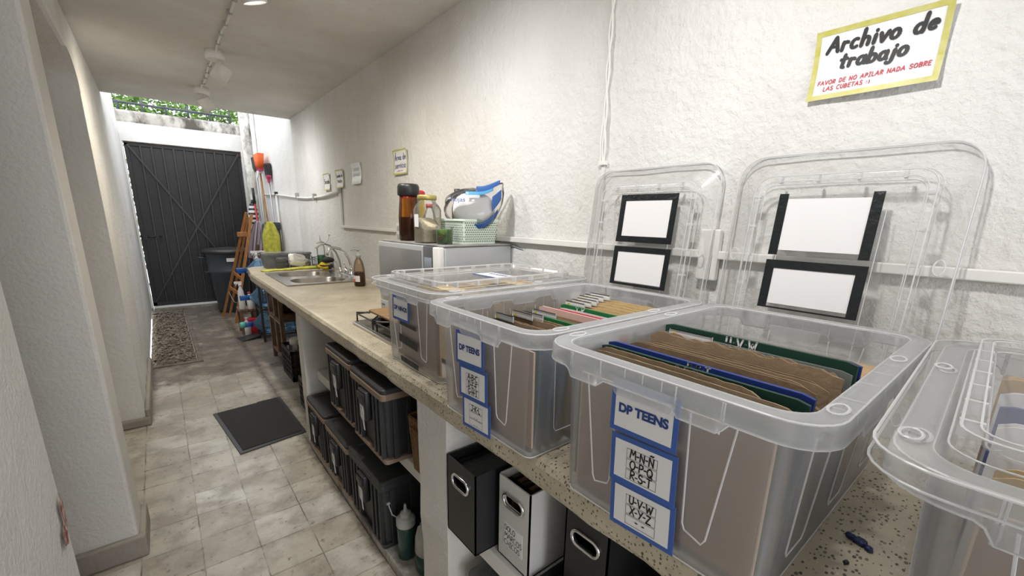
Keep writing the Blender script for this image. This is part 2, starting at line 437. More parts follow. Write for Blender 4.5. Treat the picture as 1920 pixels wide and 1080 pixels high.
# ------------------------------------------------------------------ lettering
def arc(cx, cy, rx, ry, a0, a1, n=10):
    return [(cx+rx*math.cos(math.radians(a0+(a1-a0)*i/n)), cy+ry*math.sin(math.radians(a0+(a1-a0)*i/n))) for i in range(n+1)]
G = {
 'A': (.7, [[(0,0),(.38,1),(.7,0)],[(.15,.38),(.58,.38)]]),
 'B': (.6, [[(.05,0),(.05,1)],[(.05,1)]+arc(.22,.76,.30,.24,80,-90,8)+[(.05,.52)],[(.05,.52)]+arc(.24,.26,.34,.26,80,-90,8)+[(.05,0)]]),
 'C': (.62, [arc(.36,.5,.34,.5,55,305,14)]),
 'D': (.66, [[(.06,0),(.06,1)],[(.06,1)]+arc(.16,.5,.46,.5,80,-80,12)+[(.06,0)]]),
 'E': (.52, [[(.5,1),(.05,1),(.05,0),(.52,0)],[(.05,.52),(.44,.52)]]),
 'F': (.5, [[(.52,1),(.05,1),(.05,0)],[(.05,.52),(.42,.52)]]),
 'G': (.68, [arc(.36,.5,.34,.5,60,320,14)+[(.66,.42),(.4,.42)]]),
 'H': (.62, [[(.05,0),(.05,1)],[(.58,0),(.58,1)],[(.05,.5),(.58,.5)]]),
 'I': (.4, [[(.2,0),(.2,1)],[(.03,1),(.37,1)],[(.03,0),(.37,0)]]),
 'J': (.5, [[(.08,1),(.5,1)],[(.34,1),(.34,.22)]+arc(.18,.2,.16,.2,0,-150,8)]),
 'K': (.6, [[(.06,0),(.06,1)],[(.56,1),(.08,.42),(.6,0)]]),
 'L': (.5, [[(.06,1),(.06,0),(.5,0)]]),
 'M': (.78, [[(.02,0),(.12,1),(.38,.4),(.64,1),(.76,0)]]),
 'N': (.64, [[(.05,0),(.05,1),(.58,0),(.58,1)]]),
 'O': (.7, [arc(.35,.5,.33,.5,90,450,18)]),
 'P': (.56, [[(.06,0),(.06,1)],[(.06,1)]+arc(.22,.74,.32,.26,80,-90,8)+[(.06,.48)]]),
 'Q': (.72, [arc(.35,.5,.33,.5,90,450,18),[(.42,.25),(.72,-.08)]]),
 'R': (.6, [[(.06,0),(.06,1)],[(.06,1)]+arc(.22,.75,.32,.25,80,-90,8)+[(.1,.5),(.58,0)]]),
 'S': (.56, [arc(.29,.76,.24,.24,35,260,10)+arc(.27,.26,.27,.26,80,-150,10)]),
 'T': (.6, [[(0,1),(.6,1)],[(.3,1),(.3,0)]]),
 'U': (.62, [[(.05,1),(.05,.3)]+arc(.31,.3,.26,.3,180,360,10)+[(.57,1)]]),
 'V': (.64, [[(0,1),(.32,0),(.64,1)]]),
 'W': (.86, [[(0,1),(.2,0),(.43,.7),(.64,0),(.86,1)]]),
 'X': (.6, [[(0,1),(.6,0)],[(.58,1),(.02,0)]]),
 'Y': (.6, [[(0,1),(.3,.5)],[(.62,1),(.2,0)]]),
 'Z': (.58, [[(.03,1),(.55,1),(0,0),(.6,0)]]),
 '-': (.32, [[(.03,.45),(.27,.47)]]),
 '.': (.2, [[(.08,.02),(.1,.02)]]),
 '·': (.24, [[(.11,.45),(.13,.45)]]),
 ':': (.2, [[(.08,.2),(.1,.2)],[(.08,.62),(.1,.62)]]),
 ')': (.3, [arc(-.1,.4,.32,.5,50,-50,8)]),
 ' ': (.38, []),
 'a': (.5, [arc(.24,.28,.22,.28,60,400,14),[(.46,.56),(.46,.1),(.54,0)]]),
 'b': (.5, [[(.05,1.05),(.05,0)],arc(.26,.28,.22,.28,160,-160,14)]),
 'c': (.44, [arc(.25,.28,.22,.28,60,310,12)]),
 'd': (.52, [arc(.24,.28,.22,.28,40,360,14),[(.47,1.1),(.47,0)]]),
 'e': (.48, [[(.06,.3),(.44,.34)]+arc(.25,.3,.2,.26,10,310,14)]),
 'h': (.5, [[(.05,1.1),(.05,0)],[(.05,.3)]+arc(.25,.34,.2,.22,160,0,8)+[(.45,0)]]),
 'i': (.2, [[(.1,.56),(.1,0)],[(.1,.8),(.1,.83)]]),
 'j': (.3, [[(.22,.56),(.2,-.2)]+arc(.04,-.2,.16,.16,0,-150,7),[(.24,.8),(.24,.83)]]),
 'o': (.52, [arc(.25,.28,.23,.29,90,450,16)]),
 'r': (.38, [[(.06,.56),(.06,0)],[(.06,.34)]+arc(.24,.34,.17,.2,160,50,6)]),
 's': (.4, [arc(.21,.42,.15,.14,40,250,8)+arc(.19,.14,.17,.15,70,-150,8)]),
 't': (.4, [[(.2,.95),(.18,.05),(.32,0)],[(0,.62),(.4,.66)]]),
 'v': (.44, [[(0,.56),(.2,0),(.44,.58)]]),
}
G['Ñ'] = (.64, G['N'][1] + [[(.12,1.22),(.26,1.32),(.38,1.22),(.52,1.32)]])
G['Á'] = (.7, G['A'][1] + [[(.36,1.15),(.5,1.35)]])
def text_w(s, size, gap): return sum((G[c][0]+gap)*size for c in s) - gap*size
def write(mb, s, o, U, V, size, pen, gap=.16, slant=0, m=0, center=False, jit=0, seed=1, nib=None):
    """hand lettering: flat pen strokes on a plane (o = baseline start)"""
    o = Vector(o); U = Vector(U).normalized(); V = Vector(V).normalized()
    r = random.Random(seed)
    x = -text_w(s, size, gap)/2 if center else 0
    def P3(a, b): return o + U*a + V*b
    for c in s:
        w, strokes = G[c]
        dy = r.uniform(-jit, jit)*size; sc = 1 + r.uniform(-jit, jit)
        for st in strokes:
            pts = [(x + (px + slant*py)*size*sc, (py*sc)*size + dy) for px, py in st]
            for (a, b), (c_, d_) in zip(pts, pts[1:]):
                l = math.hypot(c_-a, d_-b)
                if l < 1e-7: continue
                ph = pen/2
                if nib: ph *= 1 + nib*abs((d_-b)/l)
                nx, ny = -(d_-b)/l*ph, (c_-a)/l*ph
                mb.add([P3(a+nx,b+ny), P3(a-nx,b-ny), P3(c_-nx,d_-ny), P3(c_+nx,d_+ny)], [(0,1,2,3)], m)
            for (a, b) in pts:
                ph = pen/2 if not nib else pen/2*(1+nib*.6)
                mb.add([P3(a+ph*math.cos(k*PI/4), b+ph*math.sin(k*PI/4)) for k in range(8)], [tuple(range(8))], m)
        x += (w+gap)*size
def ftext(mb, s, o, U, V, size, bold=0, m=0, center=True):
    """printed bold sans lettering"""
    cu = bpy.data.curves.new('lettering', 'FONT'); cu.body = s; cu.size = size; cu.offset = bold
    cu.align_x = 'CENTER' if center else 'LEFT'
    ob = bpy.data.objects.new('lettering', cu); COL.objects.link(ob)
    dg = bpy.context.evaluated_depsgraph_get(); dg.update()
    ev = ob.evaluated_get(dg); me = ev.to_mesh()
    o = Vector(o); U = Vector(U); V = Vector(V)
    mb.add([o+U*v.co.x+V*v.co.y for v in me.vertices], [tuple(p.vertices) for p in me.polygons], m)
    ev.to_mesh_clear(); bpy.data.objects.remove(ob); bpy.data.curves.remove(cu)
# ------------------------------------------------------------------ the setting
XW = 1.29; XL = -.235; ZC = 2.42; YC = 5.52
def sbox(name, mats, *b, bevel=.006):
    return struct(MB().box(*b).build(name, mats, bevel=bevel))
def gridwall(name, m, x, y0, y1, z0, z1, thick, step=.12, amp=.004, seed=3):
    """plastered wall whose face is not quite flat"""
    r = random.Random(seed); mb = MB()
    ny = max(2, int((y1-y0)/step)); nz = max(2, int((z1-z0)/step))
    vs = []; fs = []
    for j in range(nz+1):
        for i in range(ny+1):
            vs.append((x + r.uniform(-amp, amp)*(1 if 0 < j < nz and 0 < i < ny else 0), y0+(y1-y0)*i/ny, z0+(z1-z0)*j/nz))
    for j in range(nz):
        for i in range(ny):
            a = j*(ny+1)+i; fs.append((a, a+1, a+ny+2, a+ny+1))
    mb.add(vs, fs, 0, True)
    e = x + thick
    mb.add([(e,y0,z0),(e,y1,z0),(e,y1,z1),(e,y0,z1)], [(0,1,2,3)])
    mb.add([(x,y0,z0),(x,y1,z0),(e,y1,z0),(e,y0,z0),(x,y0,z1),(x,y1,z1),(e,y1,z1),(e,y0,z1)], [(0,1,2,3),(4,5,6,7),(0,3,7,4),(1,2,6,5)])
    return struct(mb.build(name, m))
gridwall('wall_right', M_wall, XW, -2.0, 5.5, 0, ZC+.13, .2)
gridwall('wall_yard_right', M_outer, XW, 5.5, 8.6, 0, 3.2, .2, seed=5)

# floor in strips around the gravel bed
mb = MB()
for b in ((-1.6, XW, -2.0, 4.98), (.165, XW, 4.98, 8.0), (-1.6, XW, 8.0, 9.6)):
    mb.box(b[0], b[1], b[2], b[3], -.12, 0)
struct(mb.build('floor', M_floor))
sbox('trim_1', M_kerb, .13, .17, 4.94, 8.0, -.10, .012)
sbox('trim_2', M_kerb, XL, .17, 4.93, 4.99, -.10, .010)

mb = MB().box(-1.6, XW+.2, -2.0, YC, ZC, ZC+.16)
struct(mb.build('ceiling', M_ceil))
sbox('wall_unseen_end', M_pier, -1.75, XW+.2, -2.2, -2.0, 0, ZC)  # unseen wall, added to keep sky light from behind off the pier

# left side: wall end, two piers and the beam between them
gridwall('wall_left', M_pier, XL, -2.0, 1.18, 0, 2.2, -.22, seed=8)
sbox('wall_left_pier', M_pier, -1.6, XL, 2.135, 2.36, 0, 2.2, bevel=.012)
gridwall('wall_left_far', M_wall, XL, 3.59, 8.2, 0, ZC, -.22, seed=9)
sbox('wall_left_cross', M_pier, -1.6, XL-.21, 3.592, 3.79, 0, 2.2)
sbox('wall_left_beam', M_wall, XL-.22, XL+.004, -2.0, 3.6, 2.2, ZC, bevel=.02)
sbox('wall_left_yard', M_outer, XL-.22, XL-.003, 5.5, 8.2, ZC-.02, 2.95)
sbox('wall_left_room', M_pier, -1.75, -1.6, -2.0, 3.79, 0, ZC)
mb = MB()      # rounded haunch where the beam meets the far pier
pr = [(3.6, 2.2)] + [(3.6 - .30 + .30*math.sin(a*PI/16), 2.2 - .16 + .16*math.cos(a*PI/16)) for a in range(9)]
mb.loft([[(x, y, z) for y, z in pr] for x in (XL-.215, XL+.002)], 0, False)
struct(mb.build('trim_3', M_wall))
mb = MB()
mb.box(-1.6, XL+.022, 2.112, 2.137, 0, .098); mb.box(XL-.002, XL+.022, 2.137, 2.38, 0, .098)
struct(mb.build('baseboard_left_near', M_cement, bevel=.008))
mb = MB().box(XL-.002, XL+.026, 3.575, 4.95, 0, .115).box(-1.6, XL+.026, 3.562, 3.594, 0, .06)
struct(mb.build('baseboard_left_far', M_cement2 if 'M_cement2' in globals() else M_cement, bevel=.012))

# chipped corner of the near wall: red primer and bare plaster
mb = MB()
for (y, z, ry, rz, sd) in ((1.155, .80, .018, .05, 1), (1.13, .76, .022, .03, 2)):
    r = random.Random(sd)
    mb.add([(XL+.0055, y+ry*math.cos(k*PI/7)*r.uniform(.6, 1), z+rz*math.sin(k*PI/7)*r.uniform(.6, 1)) for k in range(14)], [tuple(range(14))])
M_chip = mat('red_primer_chip', (.22, .03, .02), .8, col2=(.60, .55, .50), vscale=40)
struct(mb.build('trim_4', M_chip))

# chips and scuffs on the far pier and on the left wall
def chips(name, lst, m, axis):
    mb = MB(); r = random.Random(len(lst))
    for (u, z, ru, rz_) in lst:
        P = []
        for k in range(12):
            uu = u+ru*math.cos(k*PI/6)*r.uniform(.5, 1); zz = z+rz_*math.sin(k*PI/6)*r.uniform(.5, 1)
            P.append((uu, 3.5905, zz) if axis == 'y' else (XL+.0052, uu, zz))
        mb.add(P, [tuple(range(12))])
    struct(mb.build(name, m))
M_scuff = mat('bare_plaster_scuff', (.16, .125, .10), .9, col2=(.30, .25, .20), vscale=30)
chips('trim_7', [(-.30, .105, .035, .018), (-.285, .215, .030, .012), (-.345, .40, .006, .035), (-.315, .395, .008, .05), (-.36, .42, .02, .006)], M_scuff, 'y')
chips('trim_8', [(4.6, .95, .01, .07), (4.75, 1.02, .008, .09), (5.3, .62, .02, .012), (6.1, 1.15, .03, .02)], M_scuff, 'x')
# yard end: lintel, jamb, parapet
sbox('wall_back', M_outer, XL-.2, 1.30, 8.2, 8.45, 2.335, 2.58)
sbox('wall_back_parapet', M_stain, XL-.2, 1.30, 8.23, 8.5, 2.58, 2.74, bevel=.03)
sbox('wall_back_jamb', M_outer, 1.165, 1.30, 8.16, 8.45, 0, 2.34)
mb = MB(); mb.lathe([(.075, 0), (.07, 1.4), (.078, 2.9)], 10, (1.235, 7.98, 0))
struct(mb.build('trim_5', M_stain))
mb = MB(); mb.tube([(1.262, 7.55, 0), (1.262, 7.55, 3.0)], .027, 10)
tag(mb.build('drain_pipe', M_white), 'tall white drain pipe rising up the yard wall behind the brooms', 'pipe')

# gate
gt = bpy.data.objects.new('door_1', None); COL.objects.link(gt); gt.location = (-.205, 8.27, .03); struct(gt)
GW, GH = 1.365, 2.30
mb = MB()
for b in ((0, .045, 0, GH), (GW-.045, GW, 0, GH), (0, GW, GH-.045, GH), (0, GW, 0, .05)):
    mb.box(b[0], b[1], -.02, .02, b[2], b[3])
mb.build('frame', M_gate, gt, bevel=.003)
mb = MB(); mb.box(.02, GW-.02, 0, .006, .02, GH-.02)
mb.build('sheet_panel', M_gate, gt)
for k in range(9):
    x = .165 + k*.125*.985
    MB().box(x-.012, x+.012, -.030, .002, .03, GH-.03).build('rib', M_gaterib, gt, bevel=.005)
MB().bar((.03, -.036, GH-.03), (GW-.03, -.036, .06), .022, .022, up=(0,1,0)).build('brace', M_gaterib, gt)
MB().bar((GW-.03, -.040, GH-.03), (.03, -.040, .06), .022, .022, up=(0,1,0)).build('brace', M_gaterib, gt)
mb = MB().tube([(-.02, -.035, 1.02), (.24, -.035, 1.02)], .010, 8).box(.02, .07, -.05, -.02, .98, 1.06).box(.17, .2, -.05, -.02, 1.0, 1.04)
mb.tube([(.22, -.035, 1.02), (.22, -.05, .93)], .008, 6)
mb.build('sliding_bolt', M_gate, gt)
mb = MB().lathe([(.03, -.05), (.034, .0), (.03, .05)], 10, (GW+.015, -.02, 2.27)).box(GW-.04, GW+.03, -.03, 0, 2.24, 2.30)
mb.build('top_hinge', M_rust, gt)
MB().box(.0, GW, -.024, .024, GH-.012, GH+.008).build('top_rail', M_rust, gt)
sbox('wall_back_jamb_left', M_outer, XL-.2, -.218, 8.2, 8.45, 0, 2.34)
sbox('trim_6', M_white, -.2, 1.16, 8.17, 8.40, 0, .022)

# railing on the parapet
rl = thing('railing', 'dark metal railing along the top of the yard wall above the gate', 'railing', (-.3, 8.4, 2.73))
mb = MB().tube([(-.1, 0, .13), (1.42, 0, .125)], .016, 8); mb.build('top_rail', M_rail, rl)
MB().tube([(-.1, .02, .03), (1.42, .02, .03)], .011, 8).build('lower_rail', M_rail, rl)
for k in range(6):
    x = .1 + k*.26
    MB().tube([(x, 0, 0), (x, 0, .15 + (.05 if k % 2 else 0))], .014, 8).build('post', M_rail, rl)

# green beyond the wall
def leaves(mb, n, x0, x1, y0, y1, z0, z1, size, seed):
    r = random.Random(seed)
    for _ in range(n):
        c = Vector((r.uniform(x0, x1), r.uniform(y0, y1), r.uniform(z0, z1)))
        M = Euler((r.uniform(-1.2, 1.2), r.uniform(-1.2, 1.2), r.uniform(0, 6.3))).to_matrix()
        s = size*r.uniform(.6, 1.3)
        P = [c + M @ Vector(p)*s for p in ((0,-1,0),(.42,-.2,.12),(.3,.5,.08),(0,1,0),(-.3,.5,.08),(-.42,-.2,.12),(0,0,-.04))]
        mb.add(P, [(0,1,6),(1,2,6),(2,3,6),(3,4,6),(4,5,6),(5,0,6)])
hd = thing('hedge', 'leafy green hedge seen over the yard wall above the gate', 'hedge', (.5, 9.3, 0))
mb = MB(); leaves(mb, 5200, -1.2, 1.5, -.35, .45, 2.4, 3.25, .045, 4); mb.build('foliage', M_leaf, hd)
mb = MB()
for k in range(7): mb.tube([(-1.1+k*.4, 0, 0), (-1.05+k*.4, .05, 1.5), (-1.0+k*.4, 0, 3.1)], [.03, .022, .008], 7)
mb.build('stem', M_bark, hd)
sb = thing('shrub', 'narrow green shrub glimpsed through the gap beside the black gate', 'shrub', (-.3, 8.75, 0))
mb = MB(); leaves(mb, 500, -.25, .3, -.15, .15, .1, 2.2, .05, 9); mb.build('foliage', M_leaf, sb)
MB().tube([(0, 0, 0), (.02, .02, 1.2), (0, 0, 2.0)], [.02, .015, .006], 7).build('stem', M_bark, sb)

# gravel bed
r = random.Random(12); mb = MB()
nx, ny = 14, 70
vs = [(XL+.004 + (.13-XL-.008)*i/nx, 4.99 + 3.0*j/ny, -.045 + r.uniform(-.012, .02)) for j in range(ny+1) for i in range(nx+1)]
mb.add(vs, [(j*(nx+1)+i, j*(nx+1)+i+1, (j+1)*(nx+1)+i+1, (j+1)*(nx+1)+i) for j in range(ny) for i in range(nx)], 0, True)
for _ in range(1500):
    c = Vector((r.uniform(XL+.02, .115), r.uniform(5.0, 7.97), -.03 + r.uniform(-.008, .012))); s = r.uniform(.006, .019)
    ps = [c + Vector(p)*s*r.uniform(.7, 1.3) for p in ((1,0,0),(0,1,0),(-1,0,0),(0,-1,0),(0,0,.8),(0,0,-.8))]
    mb.add(ps, [(0,1,4),(1,2,4),(2,3,4),(3,0,4),(1,0,5),(2,1,5),(3,2,5),(0,3,5)], 1)
tag(mb.build('gravel', [M_soil, M_stone]), 'strip of brown gravel along the left wall in front of the gate', 'gravel', kind='stuff')

# ceiling lamps on their cable
def lamp(y, label, head_rot, lit=True, rz=0, tone=(1.0, .985, .965), x=.44):
    t = thing('ceiling_spotlight', label, 'lamp', (x, y, ZC), rz, 'white spotlights in a row along the ceiling cable')
    MB().lathe([(.056, 0), (.056, -.05), (.052, -.054)], 28, m=0).build('mount', M_lampw, t)
    mb = MB().tube([(.02, 0, -.05), (.025, 0, -.085)], .013, 10); mb.build('swivel', M_lampw, t)
    h = MB(); h.lathe([(.045, .05), (.048, .046), (.048, -.052), (.043, -.052), (.040, -.035)], 28, cap1=False)
    ho = h.build('lamp_head', M_lampw, t); ho.location = (.025, 0, -.125); ho.rotation_euler = head_rot
    ln = MB().lathe([(.040, -.036), (.040, -.040)], 24).build('lens', M_glowlamp if lit else M_white, ho)
    if lit:
        d = bpy.data.lights.new('bulb', 'SPOT'); d.energy = LAMP_POWER; d.color = tone; d.spot_size = 2.75; d.spot_blend = 1.0; d.shadow_soft_size = .05
        o = bpy.data.objects.new('bulb', d); COL.objects.link(o); o.parent = ho; o.location = (0, 0, -.06)
lamp(4.72, 'white ceiling spotlight nearest the gate, last on the cable', (.2, -.5, 0))
lamp(3.64, 'white ceiling spotlight halfway along the cable, second from the gate', (.25, .55, 0), tone=(1.0, .90, .74))
lamp(2.25, 'lit white ceiling spotlight cut by the top edge of the photo', (.15, -.30, 0), tone=(1.0, .92, .78), x=.40)
for y in (1.55, .45):
    lamp(y, 'white ceiling spotlight farther along the cable, above the open boxes', (.1, -.5, 0))
cb = thing('ceiling_cable', 'white cable clipped along the ceiling between the spotlights', 'cable', (.44, 0, ZC))
pts = []; y = .3
while y < 4.72:
    pts.append((.004*math.sin(y*9), y, -.012 - .004*math.sin(y*23))); y += .1
MB().tube(pts, .0065, 6).build('cord', M_dust, cb)
for k in range(24):
    y = .4 + k*.178
    if abs(y-3.64) < .1 or abs(y-2.25) < .1 or abs(y-1.55) < .1: continue
    MB().box(-.011, .011, y-.006, y+.006, -.022, 0).build('clip', M_greyplas, cb)

# wall fittings
wc = thing('wall_cable', 'twisted white cable running down the wall above the boxes', 'cable', (XW, 1.065, 1.6))
for ph in (0, PI):
    MB().tube([(-.009, .006*math.sin(z*26+ph)+.006*math.sin(z*5), z) for z in [k*.02 for k in range(42)]], .0042, 6).build('cord', M_dust, wc)
MB().tube([(-.008, .012, .0), (-.01, .017, .07), (-.009, .012, .16)], .0045, 6).build('cord', M_dust, wc)
MB().box(-.018, 0, -.014, .014, -.002, .012).build('clip', M_white, wc)
MB().box(-.010, 0, -.006, .006, -.22, -.002).build('cord', M_dust, wc)
tr = thing('cable_trunking', 'white plastic cable trunking along the wall above the counter', 'trunking', (XW-.0045, 0, 1.31))
MB().box(-.018, 0, -1.9, 2.72, -.011, .013).box(-.018, 0, 2.86, 3.97, -.011, .011).build('channel', M_white, tr, bevel=.003)
MB().box(-.016, 0, 3.96, 3.985, -.01, .29).build('riser', M_white, tr, bevel=.003)
MB().box(-.03, .0, 3.955, 3.995, .285, .325).build('junction_clip', M_greyplas, tr, bevel=.004)
MB().box(-.022, 0, .60, .66, -.075, .075).build('junction_box', M_white, tr, bevel=.004)
pp = thing('wall_conduit', 'sagging white conduit pipe fixed to the far wall beside the brooms', 'pipe', (XW, 0, 1.6))
MB().tube([(-.018, 4.0, .005), (-.02, 4.5, -.022), (-.02, 5.0, -.025), (-.02, 5.45, -.008), (-.02, 6.0, .025), (-.02, 6.6, .058), (-.02, 7.3, .075)], .011, 8).build('pipe', M_white, pp)
MB().tube([(-.018, 6.5, .05), (-.018, 6.5, -.9)], .014, 8).build('riser', M_white, pp)
for y in (4.75, 5.44, 6.52): MB().box(-.034, 0, y-.02, y+.02, -.045+(.03 if y > 5 else 0)+(.05 if y > 6 else 0), .012+(.03 if y > 5 else 0)+(.05 if y > 6 else 0)).build('clip', M_greyplas if y < 6 else M_black, pp)
ot = thing('power_outlet', 'beige double power outlet on the wall behind the microwave', 'outlet', (XW, 2.81, 1.30))
MB().rbox(-.012, 0, -.04, .04, -.06, .06, .004).build('plate', M_white, ot)
for z in (-.028, .028):
    MB().rbox(-.016, -.010, -.018, .018, z-.016, z+.016, .003).build('socket', M_greyplas, ot)

# ------------------------------------------------------------------ paper signs on the wall
def sign(name, label, y0, y1, z0, z1, border, lines, tilt=0, curl=.006, glossy=False):
    yc, zc = (y0+y1)/2, (z0+z1)/2; w, h = abs(y0-y1), z1-z0
    t = thing(name, label, 'sign', (XW-.004, yc, zc)); t.rotation_euler = (tilt, 0, 0)
    def X(v): return -.003 - curl*(abs(v)/(h/2))**2
    n = 8
    mb = MB(); L0 = []
    for k in range(n+1):
        v = -h/2 + h*k/n; L0.append([(X(v), w/2, v), (X(v), -w/2, v), (X(v)+.0016, -w/2, v), (X(v)+.0016, w/2, v)])
    mb.loft(L0, 0, False)
    mb.build('sheet', glossy or M_paper, t)
    if border:
        b = border; mb = MB()
        def strip(u0, u1, v0, v1):
            nn = 6
            for k in range(nn):
                a = v0+(v1-v0)*k/nn; c = v0+(v1-v0)*(k+1)/nn
                mb.quad((X(a)-.0008, u0, a), (X(a)-.0008, u1, a), (X(c)-.0008, u1, c), (X(c)-.0008, u0, c))
        strip(w/2, w/2-b, -h/2, h/2); strip(-w/2+b, -w/2, -h/2, h/2)
        strip(w/2-b, -w/2+b, h/2-b, h/2); strip(w/2-b, -w/2+b, -h/2, -h/2+b)
        mb.build('tape_border', M_yel, t)
    for (s, u, v, size, pen, m, sl, gap, nib) in lines:
        mb = MB(); write(mb, s, (X(v+size*.4)-.0012, -u, v), (0,-1,0), (0,0,1), size, pen, gap, sl, 0, center=True, jit=.03, seed=len(s), nib=nib)
        mb.v = [(X(p[2])-.0014, p[1], p[2]) for p in mb.v]
        mb.build('lettering', m, t)
    return t
sign('archive_sign', 'white paper sign reading Archivo de trabajo with a yellow tape border', .440, .206, 1.694, 1.842, .011, [
    ('Archivo de', .002, .026, .0295, .0052, M_ink, .18, .20, .5),
    ('trabajo', -.004, -.010, .0275, .0052, M_ink, .17, .20, .5),
    ('FAVOR DE NO APILAR NADA SOBRE', .0, -.041, .0085, .0017, M_redink, .1, .24, None),
    ('LAS CUBETAS :)', -.042, -.055, .0085, .0017, M_redink, .1, .24, None)], tilt=.0, curl=.008)
sign('service_sign', 'curled paper sign reading Área de servicio above the coffee jar', 2.845, 2.645, 1.672, 1.825, .010, [
    ('Área de', .0, .014, .034, .0042, M_navy, .08, .20, .3),
    ('servicio', .0, -.036, .036, .0042, M_navy, .08, .18, .3),
    ('FAVOR DE LAVAR', .0, -.058, .007, .0012, M_redink, .1, .24, None)], curl=.009)
M_glossp = mat('glossy_laminated_paper', (.82, .83, .82), .12, coat=.6)
sign('laminated_sign', 'shiny laminated white sign, right of two small taped signs over the sink', 3.65, 3.45, 1.650, 1.806, 0, [
    ('LAVADO', .0, .02, .022, .003, M_greyplas, .05, .2, None), ('DE MANOS', .0, -.02, .022, .003, M_greyplas, .05, .2, None)], curl=.012, glossy=M_glossp)
sign('dishwashing_sign', 'small yellow-taped sign reading Lavado de trastes beside the Secado sign', 4.06, 3.87, 1.637, 1.787, .010, [
    ('Lavado de', .0, .014, .027, .0036, M_ink, .06, .16, .3), ('trastes', .0, -.030, .030, .0036, M_ink, .06, .16, .3)], curl=.008)
sign('drying_sign', 'small yellow-taped sign reading Secado, nearest the gate', 4.42, 4.24, 1.630, 1.779, .010, [
    ('Secado', .0, -.014, .038, .0045, M_ink, .06, .16, .3)], curl=.008)
# ------------------------------------------------------------------ counter
ZT = .91
def hole_plate(mb, x0, x1, y0, y1, hole, z0, z1, m=0):
    """flat plate with a rounded hole; hole = list of (x, y) counter-clockwise"""
    cx = sum(p[0] for p in hole)/len(hole); cy = sum(p[1] for p in hole)/len(hole)
    hole = list(hole); outer = []
    for px, py in hole:
        dx, dy = px-cx, py-cy
        tx = ((x1-cx)/dx if dx > 0 else (x0-cx)/dx) if abs(dx) > 1e-9 else 1e9
        ty = ((y1-cy)/dy if dy > 0 else (y0-cy)/dy) if abs(dy) > 1e-9 else 1e9
        t = min(tx, ty); outer.append((cx+dx*t, cy+dy*t))
    # snap nearest outer points to the corners
    for c in ((x0,y0),(x1,y0),(x1,y1),(x0,y1)):
        k = min(range(len(outer)), key=lambda i: (outer[i][0]-c[0])**2+(outer[i][1]-c[1])**2); outer[k] = c
    L = lambda pts, z: [(p[0], p[1], z) for p in pts]
    mb.loft([L(hole, z0), L(outer, z0), L(outer, z1), L(hole, z1), L(hole, z0)], m, False, False, False)

ct = thing('masonry_counter', 'long speckled concrete counter on whitewashed masonry supports along the right wall', 'counter', (0, 0, 0))
r = random.Random(21); mb = MB()
def cprof(y, xb, jx=0., x_end=None):
    xf = .558 if y < 4.28 else .56
    j = r.uniform(-.003, .003)
    lo = r.uniform(-.004, .004) if y < 1.3 else r.uniform(-.0015, .0015)
    return [(xb, y, .842), (xf+.004+j, y, .842+lo), (xf-.002+j, y, .856), (xf-.002+j*.6, y, .893), (xf+.006, y, .906), (xf+.018, y, ZT), (xb, y, ZT)]
ys = [-1.9 + k*.06 for k in range(int((3.36+1.9)/.06)+1)] + [3.36]
mb.loft([cprof(y, XW-.004) for y in ys], 0, False)
mb.loft([cprof(3.36 + k*.075, .70) for k in range(10)] + [cprof(4.075, .70)], 0, False)
mb.box(1.14, XW-.004, 3.36, 4.075, .842, ZT)
mb.loft([cprof(y, XW-.004) for y in (4.075, 4.12, 4.17, 4.24)] , 0, False)
pol = [(.562, 4.24), (XW-.004, 4.24), (XW-.004, 4.84), (.655, 4.74), (.60, 4.66), (.578, 4.38)]
mb.loft([[(x, y, z) for x, y in pol] for z in (.842, .9, ZT)], 0, False)
mb.build('worktop', M_counter, ct)
def pier(y0, y1, x0=.565, z1=.842):
    mb = MB(); n = 9; L = []; rr = random.Random(int(y0*100)+5)
    for k in range(n):
        z = z1*k/(n-1); j = lambda: rr.uniform(-.004, .004)
        L.append([(x0+j(), y0+j(), z), (1.285, y0, z), (1.285, y1, z), (x0+j(), y1+j(), z)])
    mb.loft(L, 0, False); mb.build('support_wall', M_pier, ct)
pier(2.64, 2.72); pier(.98, 1.157); pier(-1.9, -1.78)
M_plinth = plaster('dirty_plinth', (.62, .59, .54), (.25, .22, .18), bump=.8, bscale=40, stain=.7, spatter=.7)
MB().box(.555, 1.28, 1.157, 2.64, 0, .05).build('plinth', M_plinth, ct, bevel=.006)
MB().box(.635, 1.28, 1.157, 2.64, .43, .485).build('shelf', M_white, ct, bevel=.004)
MB().box(.610, 1.28, -1.78, .98, .43, .485).build('shelf', M_palewhite if 'M_palewhite' in globals() else M_white, ct, bevel=.004)

